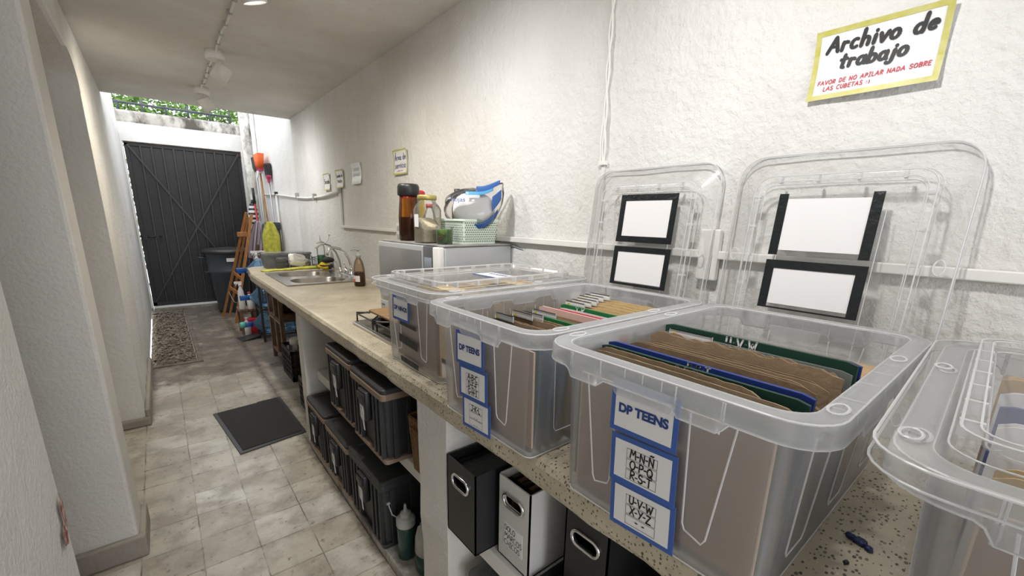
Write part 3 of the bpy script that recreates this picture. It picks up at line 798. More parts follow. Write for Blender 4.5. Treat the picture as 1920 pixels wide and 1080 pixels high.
# ------------------------------------------------------------------ clear storage boxes
HB = .285
def rim_low(x, y, front):
    a = abs(y-.017)
    if front:
        if a < .060: return HB-.033
        if a < .067: return HB-.033-.012*(a-.060)/.007
        if a < .124: return HB-.045
        if a < .131: return HB-.045+.016*(a-.124)/.007
        return HB-.029
    return None
def make_tub(parent):
    def loop(x0, x1, h, rr, z): return [(x, y, z) for x, y in rrect(x0, x1, -h, h, rr, 6, 52, 44)]
    mb = MB()
    # body
    mb.loft([loop(.008, .558, .162, .012, .002), loop(.002, .564, .168, .017, .006), loop(0, .566, .170, .019, .018),
             loop(-.008, .578, .187, .040, HB-.004)], 0, True, True, False)
    # flange and skirt
    def skirt():
        out = []
        for x, y in rrect(-.036, .606, -.219, .219, .058, 6, 52, 44):
            if x < -.030: z = rim_low(x, y, True)
            elif x > .60: z = rim_low(x, y, True)
            else:
                u = (x-.03)/.54; w = abs(((u*4) % 1)-.5)
                z = HB-.044 if (.12 < u < .30 or .45 < u < .62 or .74 < u < .9) else HB-.029
            out.append((x, y, z))
        return out
    sk = skirt()
    mb.loft([loop(-.008, .578, .187, .040, HB-.004), loop(-.012, .582, .190, .042, HB), loop(-.031, .601, .214, .056, HB),
             loop(-.035, .605, .218, .058, HB-.004), sk], 1, True, False, False)
    tub = mb.build('tub', [M_pp, M_ppr], parent, solid=.002)
    # rim beads, ribs and moulded lines (thicker plastic, reads whiter)
    mb = MB()
    mb.tube(loop(-.033, .603, .216, .057, HB-.0015), .0016, 5, 0, True)
    mb.tube(loop(-.010, .580, .189, .041, HB-.001), .0013, 5, 0, True)
    mb.tube(sk, .0013, 5, 0, True)
    mb.tube([(x, y, .004) for x, y in rrect(.001, .565, -.169, .169, .018, 6)], .0013, 5, 0, True)
    for sx in (-.0355, .6055):
        for y in (-.107+.017-.017, -.110, .138, .141, -.046, .080):
            z = rim_low(sx, y, True); mb.tube([(sx, y, HB-.003), (sx, y, z)], .0012, 5)
        for y in (-.025, .005, .035):
            mb.tube([(sx, y, HB-.003), (sx, y, HB-.033)], .0009, 4)
    for s in (-1, 1):
        for x in (.05, .095, .18, .25, .31, .40, .46, .53):
            mb.tube([(x, s*.2185, HB-.003), (x, s*.2185, HB-.029)], .0009, 4)
            mb.tube([(x, s*.190, HB), (x, s*.215, HB)], .0008, 4)
        # tall tapering channels moulded in the long sides
        for xc in (.10, .28, .46):
            f = lambda z: s*(.170+.017*z/HB + .0015)
            mb.tube([(xc-.05, f(.24), .24), (xc-.035, f(.06), .06), (xc-.028, f(.05), .05), (xc+.028, f(.05), .05), (xc+.035, f(.06), .06), (xc+.05, f(.24), .24)], .0012, 5)
    for sx, k in ((0, -1), (.566, 1)):
        for s in (-1, 1):
            f = lambda z: sx + k*(.008*z/HB + .0015)
            P = [(-.060, .245), (-.066, .07), (-.070, .060), (-.096, .052), (-.101, .062), (-.122, .245)]
            mb.tube([(f(z), s*y + .004, z) for y, z in P], .0014, 5)
    # carry-holes in the flange corners
    for x in (.045, .36):
        for s in (-1, 1):
            ring = [(x+.020*math.cos(a*PI/8), s*.201+.0095*math.sin(a*PI/8), HB+.0012) for a in range(16)]
            mb.tube(ring, .0018, 5, 0, True)
    mb.build('moulded_edges', M_ppe, tub)
    # grip panels below the rim on both short sides
    for sx, k in ((-.017, 1), (.587, -1)):
        mb = MB()
        P = [(.071, HB-.028), (-.037, HB-.028), (-.033, HB-.050), (-.028, HB-.055), (.062, HB-.055), (.067, HB-.050)]
        mb.loft([[(sx+k*d, y, z) for y, z in P] for d in (0, .0022)], 0)
        mb.build('grip_panel', M_ppr, tub)
    return tub
def card(parent, x, y, z, w=.115, h=.080, kind='table', rows=(), title='', tilt=0, slant=0):
    """printed label taped to the short side of a box; faces the aisle"""
    mb = MB()
    b = .008
    c = MB(); c.M = Matrix.Translation((x, y, z)) @ Euler((tilt, .028, 0)).to_matrix().to_4x4()
    c.box(0, .0012, -w/2, w/2, -h/2, h/2, 1)
    c.quad((-.0004, w/2-b, -h/2+b), (-.0004, -w/2+b, -h/2+b), (-.0004, -w/2+b, h/2-b), (-.0004, w/2-b, h/2-b), 0)
    o = c.build('label_card', [M_paper, M_bluecard], parent)
    t = MB(); t.M = c.M
    if title:
        ftext(t, title, (-.0009, 0, -.006), (0,-1,0), (0,0,1), .0195, .0010)
        t.build('lettering', M_navy, o)
    else:
        rh = .0175; tw = .054; top = .024
        for k in range(3):
            z0 = top-(k+1)*rh; z1 = top-k*rh-.0015
            for (a, b_, c_, d_) in ((-tw/2, tw/2, z0, z0+.0006), (-tw/2, tw/2, z1-.0006, z1), (-tw/2, -tw/2+.0006, z0, z1), (tw/2-.0006, tw/2, z0, z1)):
                t.quad((-.0008, -a, c_), (-.0008, -b_, c_), (-.0008, -b_, d_), (-.0008, -a, d_))
            if k < len(rows) and rows[k]:
                write(t, rows[k], (-.0009, 0, z0+.0022), (0,-1,0), (0,0,1), 0.0132, .0023, .11, .05, 0, center=True, jit=.04, seed=k+len(title)+int(y*100))
        t.build('lettering', M_ink, o)
    return o
def make_lid(parent, name='lid'):
    """lid in local coords: length along x (0..L), width along y, outer face +z"""
    L, Wd = .665, .232
    def loop(o, rr, z): return [(x, y, z) for x, y in rrect(o, L-o, -Wd+o, Wd-o, rr, 6, 12, 8)]
    mb = MB()
    mb.loft([loop(0, .060, -.020), loop(.0, .060, -.003), loop(.003, .058, 0), loop(.050, .040, .0), loop(.053, .038, .004), loop(.055, .037, .019),
             loop(.060, .034, .021), loop(.067, .030, .021), loop(.071, .028, .018), loop(.074, .026, .004), loop(.077, .024, .003)], 0, True, False, True)
    o = mb.build(name, M_lid, parent, solid=.002)
    mb = MB()
    mb.tube(loop(.001, .060, -.001), .0016, 5, 0, True); mb.tube(loop(.0, .060, -.020), .0014, 5, 0, True)
    mb.tube(loop(.057, .036, .0205), .0014, 5, 0, True); mb.tube(loop(.070, .029, .0205), .0010, 5, 0, True)
    mb.tube(loop(.052, .039, .0012), .0010, 5, 0, True); mb.tube(loop(.076, .024, .0042), .0010, 5, 0, True)
    for k in range(7):
        x = .11 + k*.075
        for s in (-1, 1):
            mb.box(x-.003, x+.003, s*(Wd-.064)-.009, s*(Wd-.064)+.009, .004, .0205)
    for k in range(4):
        y = -.12 + k*.08
        for x in (.064, L-.064): mb.box(x-.009, x+.009, y-.003, y+.003, .004, .0205)
    for x in (.05, .38):
        for s in (-1, 1):
            mb.tube([(x+.03+.016*math.cos(a*PI/8), s*(Wd-.026)+.009*math.sin(a*PI/8), .0015) for a in range(16)], .0016, 5, 0, True)
    for s in (-1, 1): mb.tube([(.12+k, s*.1, .0045) for k in (0, .42)], .0009, 4)
    mb.build('moulded_edges', M_ppe, o)
    return o

def storage_box(label, x, y, yaw=0):
    t = thing('storage_box', label, 'storage box', (x, y, ZT), yaw, 'clear plastic storage boxes on the counter')
    make_tub(t); return t
def tapes(parent, lst, x=-.0042):
    for (y0, y1, za, zb, sk) in lst:
        MB().add([(x, y0, za), (x, y1, za-sk), (x, y1, zb-sk), (x, y0, zb), (x+.0008, y0, za), (x+.0008, y1, za-sk), (x+.0008, y1, zb-sk), (x+.0008, y0, zb)],
                 [(0,1,2,3),(4,7,6,5),(0,4,5,1),(1,5,6,2),(2,6,7,3),(3,7,4,0)]).build('tape_strip', M_tape, parent)

b1 = storage_box('lidded clear box labelled DP NIÑOS beside the microwave', .593, 1.235, math.radians(1.5))
l1 = make_lid(b1); l1.location = (-.048, 0, HB+.004)
card(b1, -.011, .052, .200, kind='title', title='DP NIÑOS')
tapes(b1, [(.070, -.040, .145, .158, .004), (.080, -.045, .085, .112, .010), (.072, -.048, .018, .036, .006)], -.007)
cd = MB(); cd.box(.33, .42, -.10, .06, .0045, .006, 1); cd.quad((.337, -.093, .0066), (.413, -.093, .0066), (.413, .053, .0066), (.337, .053, .0066), 0)
lc = cd.build('label_card', [M_paper, M_bluecard], l1)
t_ = MB(); ftext(t_, 'DP NIÑOS', (.38, -.02, .0070), (0,-1,0), (1,0,0), .022, .0007); t_.build('lettering', M_navy, lc)

b2 = storage_box('open clear box labelled DP TEENS A to L', .535, .760)
card(b2, -.012, .034, .195, title='DP TEENS', tilt=-.05); card(b2, -.0105, .022, .113, rows=('A·B·C'.replace('·', '-'), 'D-E-F', 'G-H-I'), tilt=-.055); card(b2, -.008, .012, .036, rows=('J-K-L', '. .', '. .'), tilt=-.06)
b3 = storage_box('open clear box labelled DP TEENS M to Z', .535, .313)
card(b3, -.012, .014, .211, title='DP TEENS', tilt=-.03); card(b3, -.0105, .008, .126, rows=('M-N-Ñ', 'O-P-Q', 'R-S-T'), tilt=-.05); card(b3, -.008, .003, .046, rows=('U-V-W', 'X-Y-Z', '- -'), tilt=-.065)
b4 = storage_box('lidded clear box cut off by the right edge of the photo', .535, -.160, math.radians(2.2))
l4 = make_lid(b4); l4.location = (-.048, 0, HB+.004)

# lids leaning on the wall behind the two open boxes
def leaning_lid(label, y, frames):
    t = thing('box_lid', label, 'lid', (1.192, y, ZT+.004), 0, 'clear lids leaning on the wall')
    o = make_lid(t, 'lid_panel')
    o.rotation_euler = (0, -PI/2 + math.radians(6.5), 0)
    for f in frames:
        a = MB(); b = MB()
        (y0, y1, z0, z1, w, parts, tn) = f      # in lid plane: y across, z up the lid; x = lid local x
        q = lambda m, ya, yb, za, zb, h, mi: m.box(za, zb, ya, yb, h, h+.0008, mi)
        q(a, y1+w*.6, y0-w*.6, z0+w*.6, z1-w*.6, .0045, 0)
        pc = a.build('paper_insert', M_paper, o)
        for p in parts:
            b = MB()
            if p == 'l': q(b, y0-w, y0, z0, z1, .0056, 0)
            if p == 'r': q(b, y1, y1+w, z0, z1, .0056, 0)
            if p == 't': q(b, y1, y0, z1-w, z1, .0060, 0)
            if p == 'b': q(b, y1, y0, z0, z0+tn, .0060, 0)
            b.build('tape_strip', M_tape, o)
    return t
leaning_lid('large clear lid leaning on the wall behind the box labelled M to Z', .335, [
    (.454-.335, .243-.335, .415, .567, .021, 'lr', 0), (.454-.335, .240-.335, .278, .402, .021, 'lrtb', .004)])
leaning_lid('clear lid leaning on the wall with two full black tape frames', .847, [
    (.947-.847, .735-.847, .423, .579, .020, 'lrtb', .020), (.947-.847, .731-.847, .278, .408, .018, 'lrtb', .008)])

# ------------------------------------------------------------------ files in the boxes
def folder(name, label, cat, x, y0, y1, zt, m, group=None, t=.007, lean=0, seed=0, torn=0, tab=None, text=None, zb=.93, double=True):
    """upright folder or divider; x is its front face, y0 > y1, zt its top edge"""
    r = random.Random(seed*7+3)
    th = thing(name, label, cat, (x, (y0+y1)/2, zb), 0, group)
    th.rotation_euler = (0, lean, 0)
    w = abs(y0-y1); h = zt-zb
    mb = MB(); n = 22
    sheets = ((0, .0016), (t-.0016, .0016)) if double else ((0, t),)
    for k, (xo, tk) in enumerate(sheets):
        dz = 0 if k == 0 else r.uniform(-.006, -.001)
        top = []
        for i in range(n+1):
            y = w/2 - w*i/n
            z = h + dz + (r.uniform(-torn, torn) if torn else 0)
            if i in (0, n): z -= .008 if double else .004
            elif i in (1, n-1): z -= .0015 if double else 0
            top.append((y, z))
        bow = lambda y: .003*math.cos(PI*y/w) if double else 0
        A = [(xo + bow(y), y, 0) for y, z in top] ; B = [(xo + bow(y), y, z) for y, z in top]
        A2 = [(p[0]+tk, p[1], p[2]) for p in A]; B2 = [(p[0]+tk, p[1], p[2]) for p in B]
        mb.loft([A, B, B2, A2], 0, False, False, False, closed=False)
        mb.add([A[0], B[0], B2[0], A2[0], A[-1], B[-1], B2[-1], A2[-1]], [(0,3,2,1), (4,5,6,7)], 0)
    if double:   # sheets of paper held inside
        mb.box(.003, t-.003, -w/2+.01, w/2-.02, .004, h-.012, 0)
    mb.build('cover' if tab or text else 'sleeve', m, th)
    if tab:
        (a, b) = tab
        MB().rbox(-.0012, .0004, -b/2+a, b/2+a, h-.004, h+.012, .003, e=.0004).build('label_tab', M_paper, th)
        q = MB().box(-.0018, -.0011, a+b/2-.016, a+b/2-.008, h-.001, h+.006); q.build('sticker', M_labelyel, th)
    if text:
        (s, a, sz) = text
        q = MB(); write(q, s, (-.0012, -a, h-sz*1.05), (0,-1,0), (0,0,1), sz, sz*.22, .22, 0, 0, center=True, jit=.05, seed=4)
        q.build('lettering', M_paper, th)
    return th
def panel(label, x, y0, y1, z0, z1, lean, edge=M_mdfe):
    t = thing('hardboard_panel', label, 'board', (x, (y0+y1)/2, z0), 0)
    t.rotation_euler = (0, lean, 0)
    w = (y0-y1)/2
    MB().box(0, .003, -w, w, 0, z1-z0).build('board', M_mdf, t)
    q = MB()
    q.box(-.0004, .0034, w-.002, w+.0004, 0, z1-z0); q.box(-.0002, .0034, -w-.0004, -w+.002, 0, z1-z0); q.box(-.0002, .0034, -w, w, z1-z0-.001, z1-z0+.0003)
    q.build('cut_edge', edge, t)
ordn = ['first', 'second', 'third', 'fourth', 'fifth', 'sixth', 'seventh', 'eighth']

# box M to Z
panel('brown hardboard panel lining the front of the box labelled M to Z', .552, .472, .158, .928, 1.142, -.01)
M_bluegrey = plastic('blue_grey_plastic_sheet', (.72, .80, .90), (.30, .40, .55), .40, .3, .2, .6)
folder('file_divider', 'thin dark green sheet right behind the hardboard panel in the box labelled M to Z', 'divider', .563, .488, .156, 1.158, M_dgreen, None, .002, seed=90, double=False)
folder('plastic_sleeve', 'blue grey plastic sheet between the hardboard and the front kraft folder, box M to Z', 'sleeve', .574, .488, .152, 1.150, M_bluegrey, None, .003, seed=91, double=False)
GK = 'files standing in the box labelled M to Z'
folder('document_folder', 'frontmost brown kraft folder in the box labelled M to Z', 'folder', .594, .492, .152, 1.174, M_kraft, GK, .008, seed=1, torn=.0005)
folder('document_folder', 'short kraft folder with a worn corner, just before the dark green divider', 'folder', .608, .484, .205, 1.178, M_kraft, GK, .008, seed=2, torn=.0008)
folder('file_divider', 'dark green divider lettered O·P·Q in front of the blue divider', 'divider', .625, .492, .150, 1.177, M_dgreen, GK, .006, seed=3, text=('O·P·Q', .0, .012), double=False)
folder('file_divider', 'royal blue divider lettered R·S·T behind a dark green one', 'divider', .642, .490, .150, 1.181, M_navyb, GK, .007, seed=4, text=('R·S·T', .01, .012), double=False)
folder('plastic_sleeve', 'clear plastic sleeve just behind the royal blue divider', 'sleeve', .660, .484, .165, 1.176, M_sleeve, GK, .003, seed=5, double=False)
xs = [.678, .698, .716, .738, .756, .778]
for k, x in enumerate(xs):
    folder('document_folder', 'brown kraft folder, %s behind the royal blue divider' % ordn[k], 'folder', x, .478 + .004*(k % 3) - .02*(k == 0), .152 + .006*((k*2) % 5), 1.160 + .004*((k*3) % 4) + .0018*k, M_kraftd if k % 3 == 1 else M_kraft, GK, .008 if k % 2 else .010, seed=10+k, torn=.0006 if k != 5 else .004)
folder('document_folder', 'kraft folder with a torn top edge before the U·V·W divider', 'folder', .800, .486, .158, 1.176, M_kraft, GK, .011, seed=20, torn=.004, tab=(.09, .09))
folder('plastic_sleeve', 'clear plastic sleeve standing before the U·V·W divider', 'sleeve', .826, .490, .152, 1.174, M_sleeve, GK, .004, seed=21, double=False)
folder('file_divider', 'dark green divider lettered U·V·W towards the back of its box', 'divider', .852, .498, .152, 1.184, M_dgreen, GK, .008, seed=22, text=('U·V·W', -.01, .0165), double=False)
folder('file_divider', 'dark blue divider right behind the U·V·W divider', 'divider', .868, .470, .150, 1.180, M_navyb, GK, .008, seed=23, double=False)
folder('plastic_sleeve', 'clear plastic sleeve behind the U·V·W divider and its dark blue neighbour', 'sleeve', .884, .43, .165, 1.182, M_sleeve, GK, .003, seed=24, double=False)
for k in range(3):
    t = thing('wooden_board', ['topmost', 'middle', 'lowest'][k] + ' pale wooden board lying at the back of the box labelled M to Z', 'board', (1.0, .318, .945+.20 - .016*k - .02), 0, 'pale boards behind the files')
    MB().rbox(-.075+.006*k, .075, -.155, .155, -.006, .006, .003).build('plank', M_palewood, t)
MB
pk = thing('cardboard_box', 'kraft box filling the back of the box labelled M to Z under the pale boards', 'box', (1.0, .318, .92))
MB().box(-.072, .072, -.15, .15, 0, .166).build('carton', M_kraft2, pk)

# box A to L
panel('brown hardboard panel lining the front of the box labelled A to L', .554, .918, .602, .928, 1.142, -.01)
folder('file_divider', 'thin dark green sheet right behind the hardboard panel in the box labelled A to L', 'divider', .563, .928, .600, 1.158, M_dgreen, None, .002, seed=92, double=False)
for k in range(3):
    folder('plastic_sleeve', 'blue grey plastic sheet leaning, %s behind the hardboard in the box labelled A to L' % ordn[k], 'sleeve', .575+.026*k, .925, .600, 1.135-.01*k, M_bluegrey, 'blue grey sheets in the box labelled A to L', .003, seed=93+k, double=False, lean=.10+.02*k)
GA = 'files standing in the box labelled A to L'
spec = [(.672, .905, .60, 1.148, M_kraft, 'front kraft folder with a white label tab in the box labelled A to L', (.10, .075)),
        (.690, .905, .60, 1.144, M_kraft, 'plain kraft folder, second from the front in the box labelled A to L', None),
        (.716, .892, .60, 1.152, M_kraft, 'kraft folder with a label tab, third from the front of its box', (.085, .08)),
        (.738, .88, .60, 1.150, M_kraft, 'kraft folder with a label tab, last before the green divider', (.075, .08))]
for k, (x, a, b, z, m, lab, tb) in enumerate(spec):
    folder('document_folder', lab, 'folder', x, a, b, z, m, GA, .010, seed=30+k, torn=.001, tab=tb)
folder('file_divider', 'bright green divider lettered D in the middle of its box', 'divider', .764, .888, .60, 1.152, M_green, GA, .006, seed=36, text=('D-E', -.115, .018), double=False)
folder('document_folder', 'kraft folder with a white tab right behind the bright green divider D', 'folder', .780, .882, .60, 1.150, M_kraft, GA, .010, seed=37, tab=(.075, .09))
folder('document_folder', 'kraft folder between the bright green divider D and the pale pink sleeve', 'folder', .806, .885, .60, 1.150, M_kraft, GA, .012, seed=38)
G['l'] = (.2, [[(.1,1.05),(.1,0)]])
pkk = folder('plastic_sleeve', 'pale pink plastic sleeve with a name written in green', 'sleeve', .840, .902, .61, 1.158, M_pink, GA, .005, seed=39, double=False)
q = MB(); write(q, 'Elias', (-.0012, -.125, 1.158-.93-.024), (0,-1,0), (0,0,1), .017, .0016, .12, .1, 0, seed=3); q.build('lettering', M_green, pkk)
folder('file_divider', 'red divider just behind the pale pink sleeve', 'divider', .866, .86, .61, 1.154, M_red, GA, .006, seed=40, text=('G', -.105, .018), double=False)
folder('document_folder', 'white paper folder between the red and the green divider', 'folder', .884, .868, .61, 1.154, M_paper, GA, .010, seed=41)
folder('file_divider', 'bright green divider lettered T near the back of its box', 'divider', .914, .885, .61, 1.158, M_green, GA, .006, seed=42, text=('J-K', -.06, .018), double=False)
for k in range(6):
    folder('document_folder', 'pale kraft folder with a white tab, %s behind the back green divider' % ordn[k], 'folder', .936+k*.019, .895-.004*(k % 2), .61, 1.154+.0035*k, M_kraft2, GA, .012, seed=50+k, torn=.001, tab=(.095-.006*(k % 3), .075))

# closed boxes
panel('brown hardboard panel inside the lidded box labelled DP NIÑOS', .612, 1.385, 1.085, .928, 1.15, -.01)
for k in range(3):
    folder('document_folder', 'kraft folder seen through the DP NIÑOS lid, %s from the front' % ordn[k], 'folder', .70+.14*k, 1.39, 1.08, 1.172, M_kraft2, 'files in the lidded box labelled DP NIÑOS', .11, seed=60+k)
panel('brown hardboard panel inside the lidded box at the right edge', .556, -.012, -.31, .928, 1.15, -.01)
for k in range(6):
    m = (M_kraft2, M_paper, M_paper, M_navyb, M_paper, M_palewood)[k]
    lab = ('pale kraft folder at the front of the lidded box cut by the right edge', 'white folder right behind the kraft one in the rightmost box', 'white folder just before the blue divider in the rightmost box', 'blue divider in the lidded box cut by the right edge', 'white folder right behind the blue divider in the rightmost box', 'pale wooden board at the back of the rightmost box')[k]
    folder('document_folder' if k not in (3, 5) else ('file_divider' if k == 3 else 'wooden_board'), lab, 'folder' if k not in (3, 5) else 'divider', 0.62+.085*k, -.014+.003*k, -.305, 1.165, m, 'files in the rightmost box', .03 if k != 3 else .006, seed=70+k, double=(k not in (3, 5)))
t = thing('tape_scrap', 'crumpled scrap of dark blue tape lying on the counter between two boxes', 'tape', (.800, .092, ZT))
mb = MB(); r = random.Random(2)
for k in range(7):
    mb.lathe([(.001, 0), (.006, .002), (.005, .006), (.001, .008)], 7, (r.uniform(-.014, .014), r.uniform(-.009, .009), 0), sx=1.3, smooth=False)
tb = mb.build('scrap', M_navytape, t); tb.rotation_euler = (0, 0, .6)
t = thing('dirt_crumb', 'tiny dark crumb on the counter near the crumpled blue tape', 'crumb', (.735, .093, ZT))
MB().lathe([(.001, 0), (.004, .0015), (.002, .004)], 7, sx=1.6).build('crumb', M_black, t)

# ------------------------------------------------------------------ black totes under the counter
M_pit = mat('recess_shade_black', (.003, .003, .003), .9)  # shade inside the lid grip, put in as black colour
def tote(label, y0, y1, zb, h, trim=True, x0=.548, depth=.40, open_latch=False, tilt=0):
    w = y1-y0
    t = thing('storage_tote', label, 'tote', (x0, (y0+y1)/2, zb), tilt, 'black totes under the counter')
    H = w/2; zl = h-.045
    mb = MB()
    L = lambda x0_, x1_, hh, rr, z: [(x, y, z) for x, y in rrect(x0_, x1_, -hh, hh, rr, 4)]
    mb.loft([L(.022, depth-.02, H-.022, .012, 0), L(.018, depth-.02, H-.018, .014, .012), L(.010, depth-.012, H-.010, .016, zl), L(.010, depth-.012, H-.010, .016, zl+.01)], 0, False)
    n = 9
    for k in range(n):
        y = -H+.03 + (w-.06)*k/(n-1)
        if abs(y) < .045: continue
        mb.box(.000+.008*0, .016, y-.007, y+.007, .016, zl)
    for k in range(5):
        x = .05 + (depth-.1)*k/4
        for s in (-1, 1): mb.box(x-.01, x+.01, s*(H-.006)-.006, s*(H-.006)+.006, .016, zl)
    body = mb.build('body', M_blackrib, t, bevel=.002)
    mb = MB(); mb.loft([L(.002, depth, H-.002, .016, z) for z in (0, .018)], 0, False)
    mb.build('bottom_band', M_tan if trim else M_blackrib, t, bevel=.003)
    mb = MB()
    mb.loft([L(-.002, depth+.004, H+.0, .018, zl), L(-.002, depth+.004, H, .018, zl+.026)], 0, False)
    mb.build('lid_band', M_tan if trim else M_blackrib, t, bevel=.003)
    mb = MB()
    a = L(0, depth+.002, H-.002, .018, zl+.026); b = L(0, depth+.002, H-.002, .018, h-.004); c = L(.004, depth-.002, H-.006, .016, h)
    mb.loft([a, b, c], 0, False, True, False)
    hole = [(x, y) for x, y in rrect(.105, .150, -.038, .038, .012, 5, 6, 10)]
    # the top with its recessed grip
    c2 = L(.03, depth-.03, H-.03, .012, h); d = L(.034, depth-.034, H-.034, .012, h-.006)
    mb.loft([c, c2, d], 0, False, False, False)
    hole_plate(mb, .034, depth-.034, -H+.034, H-.034, hole, h-.010, h-.006)
    lid = mb.build('lid', M_blackrib, t)
    mb = MB(); mb.loft([[(x, y, z) for x, y in hole] for z in (h-.03, h-.0065)], 0, False, True, False)
    mb.build('grip_recess', M_pit, lid)
    lt = MB(); lt.rbox(-.016, .012, -.040, .040, zl-.125, zl-.004, .008)
    lt.rbox(-.022, -.012, -.034, .034, zl-.045, zl-.012, .005)
    lo = lt.build('latch', M_black, t)
    tg = MB()
    y, z = -.005, zl-.11
    tg.loft([[(xx, y+a, z+b) for a, b in ((.022, .045), (-.012, .045), (-.018, .02), (-.014, -.02), (-.022, -.055), (-.008, -.055), (.000, -.02), (.018, -.012))] for xx in (-.0175, -.0165)], 0)
    to = tg.build('paper_tag', M_paper, t)
    q = MB(); q.tube([(-.0180, y+.002+.009*math.cos(a*PI/6), z+.018+.012*math.sin(a*PI/6)) for a in range(12)], .0012, 4, 0, True)
    q.tube([(-.0180, y+.008, z+.034), (-.0180, y-.004, z+.036)], .0012, 4)
    q.build('mark', M_greyplas, to)
    return t
tote('tan-trimmed black tote at the far end of the bottom row under the counter', 2.245, 2.600, .05, .305)
tote('tan-trimmed black tote in the middle of the bottom row under the counter', 1.880, 2.232, .05, .295)
tote('all-black tote without tan trim, nearest on the floor-level row', 1.478, 1.862, .05, .315, trim=False, depth=.46)
tote('tan-trimmed black tote on the far side of the upper shelf', 1.768, 2.112, .485, .315, x0=.553, depth=.44)
tote('tan-trimmed black tote on the near side of the upper shelf, closest to the pier', 1.400, 1.745, .485, .305, x0=.545, depth=.32)
rb = thing('red_bowl', 'red bowl resting on top of the far upper tote, just under the counter', 'bowl', (.70, 2.05, .80))
MB().lathe([(.03, 0), (.06, .012), (.075, .034), (.072, .034), (.056, .014), (.001, .006)], 20, cap1=False).build('bowl', M_red, rb)
wk = thing('wicker_basket', 'brown wicker basket behind the upper totes beside the white pier', 'basket', (.735, 1.272, .486))
mb = MB()
L = lambda o, z: [(x, y, z) for x, y in rrect(-.12+o, .3-o, -.08+o, .08-o, .02, 4)]
mb.loft([L(.01, 0), L(0, .2), L(0, .21), L(.008, .21), L(.014, .01)], 0, False)
mb.build('woven_body', M_wicker, wk)
mb = MB(); mb.tube(L(.004, .21), .007, 6, 0, True); mb.build('rim', M_wicker, wk)
MB().tube([(-.125, -.035, .16), (-.128, -.03, .185), (-.128, .03, .185), (-.125, .035, .16)], .006, 6).build('handle', M_wicker, wk)

sq = thing('squeeze_bottle', 'green squeeze bottle with a grey nozzle cap on the plinth by the pier', 'bottle', (.615, 1.40, .05))
MB().lathe([(.030, 0), (.035, .006), (.036, .13), (.036, .152), (.031, .160)], 24).build('bottle', M_greenliq, sq)
mb = MB().lathe([(.037, .150), (.038, .152), (.038, .178), (.030, .186), (.022, .190), (.021, .204), (.010, .212), (.0075, .216), (.004, .243)], 24, smooth=False)
mb.tube([(-.02, .032, .168), (-.032, .058, .172), (-.034, .078, .196), (-.034, .088, .208)], .0026, 6); mb.rbox(-.041, -.027, .082, .096, .204, .212, .002)
mb.build('nozzle_cap', M_greyplas, sq)
db = thing('detergent_bottle', 'dark green flat bottle half hidden behind the white pier', 'bottle', (.632, 1.285, .05))
mb = MB().lathe([(.030, 0), (.036, .01), (.037, .09)], 20, sx=.8, sy=1.2); mb.build('lower_body', M_greenliq, db)
MB().lathe([(.037, .09), (.034, .15), (.024, .19), (.012, .205), (.012, .215)], 20, sx=.8, sy=1.2).build('upper_body', M_greyplas, db)

# ------------------------------------------------------------------ magazine boxes on the second shelf
def magbox(label, x, y0, y1, z, h, m, depth=.27, group='magazine boxes under the counter', words=None, contents=None, lining=None):
    w = y0-y1; H = w/2; t = thing('magazine_box', label, 'file box', (x, (y0+y1)/2, z), 0, group)
    e = .004
    fr = MB(); P = Matrix(((0,0,1,0),(1,0,0,0),(0,1,0,0),(0,0,0,1)))   # (a,b,c)->(c,a,b)
    fr.M = P
    hl = [(a, b) for a, b in rrect(-.036, .036, h-.075, h-.045, .0149, 8, 14, 3)]
    hole_plate(fr, -H, H, 0, h, hl, 0, e)
    fr.build('front_panel', m, t)
    mb = MB()
    mb.box(depth-e, depth, -H, H, 0, h); mb.box(0, depth, -H, -H+e, 0, h); mb.box(0, depth, H-e, H, 0, h); mb.box(0, depth, -H, H, 0, e)
    mb.build('side_panels', m, t)
    rg = MB(); rg.tube([(-.002, a, b) for a, b in rrect(-.040, .040, h-.079, h-.041, .0188, 7)], .0045, 8, 0, True)
    rg.build('grip_ring', M_chrome, t)
    if words:
        lb = MB().box(-.0008, 0, -.040, .036, .045, .118); lo = lb.build('paper_label', M_paper, t)
        for k, s in enumerate(words):
            q = MB(); write(q, s, (-.0013, .034, .095-.023*k), (0,-1,0), (0,0,1), .016, .0018, .10, .04, 0, jit=.04, seed=k); q.build('lettering', M_ink, lo)
    return t
magbox('black magazine box with a steel grip ring, beside the white pier', .562, .972, .826, .487, .250, M_black)
MB
t = thing('black_folder', 'glossy black folder standing tilted inside the black box by the pier', 'folder', (.59, .90, .495))
fo = MB().box(0, .22, -.055, -.045, 0, .22).box(.0, .22, .045, .055, 0, .22).box(0, .22, -.055, .055, .205, .215).build('cover', M_tape, t)
magbox('white magazine box marked SOLO MARCOS CHICOS', .625, .806, .676, .487, .250, mat('white_card', (.62, .61, .60), .6, bump=.1), words=('SOLO', 'MARCOS', 'CHICOS'))
for k in range(5):
    t = thing('picture_frame', 'small dark picture frame in the white box, %s from the left' % ordn[k], 'frame', (.645, .79-.023*k, .495), 0, 'small frames in the white magazine box')
    y = 0
    m = M_black if k % 2 == 0 else M_brownwood
    mb = MB(); mb.box(0, .20, -.006, .006, 0, .018); mb.box(0, .20, -.006, .006, .205, .222); mb.box(0, .016, -.006, .006, 0, .222); mb.box(.184, .20, -.006, .006, 0, .222)
    mb.build('frame', m, t)
    MB().box(.014, .186, -.0015, .0015, .016, .207).build('glass', M_paper, t)
ty = thing('black_tray', 'shallow black plastic tray under the second black magazine box', 'tray', (.645, .50, .487))
mb = MB(); L = lambda o, z: [(x, y, z) for x, y in rrect(-.03-o, .36+o, -.20-o, .15+o, .02, 4)]
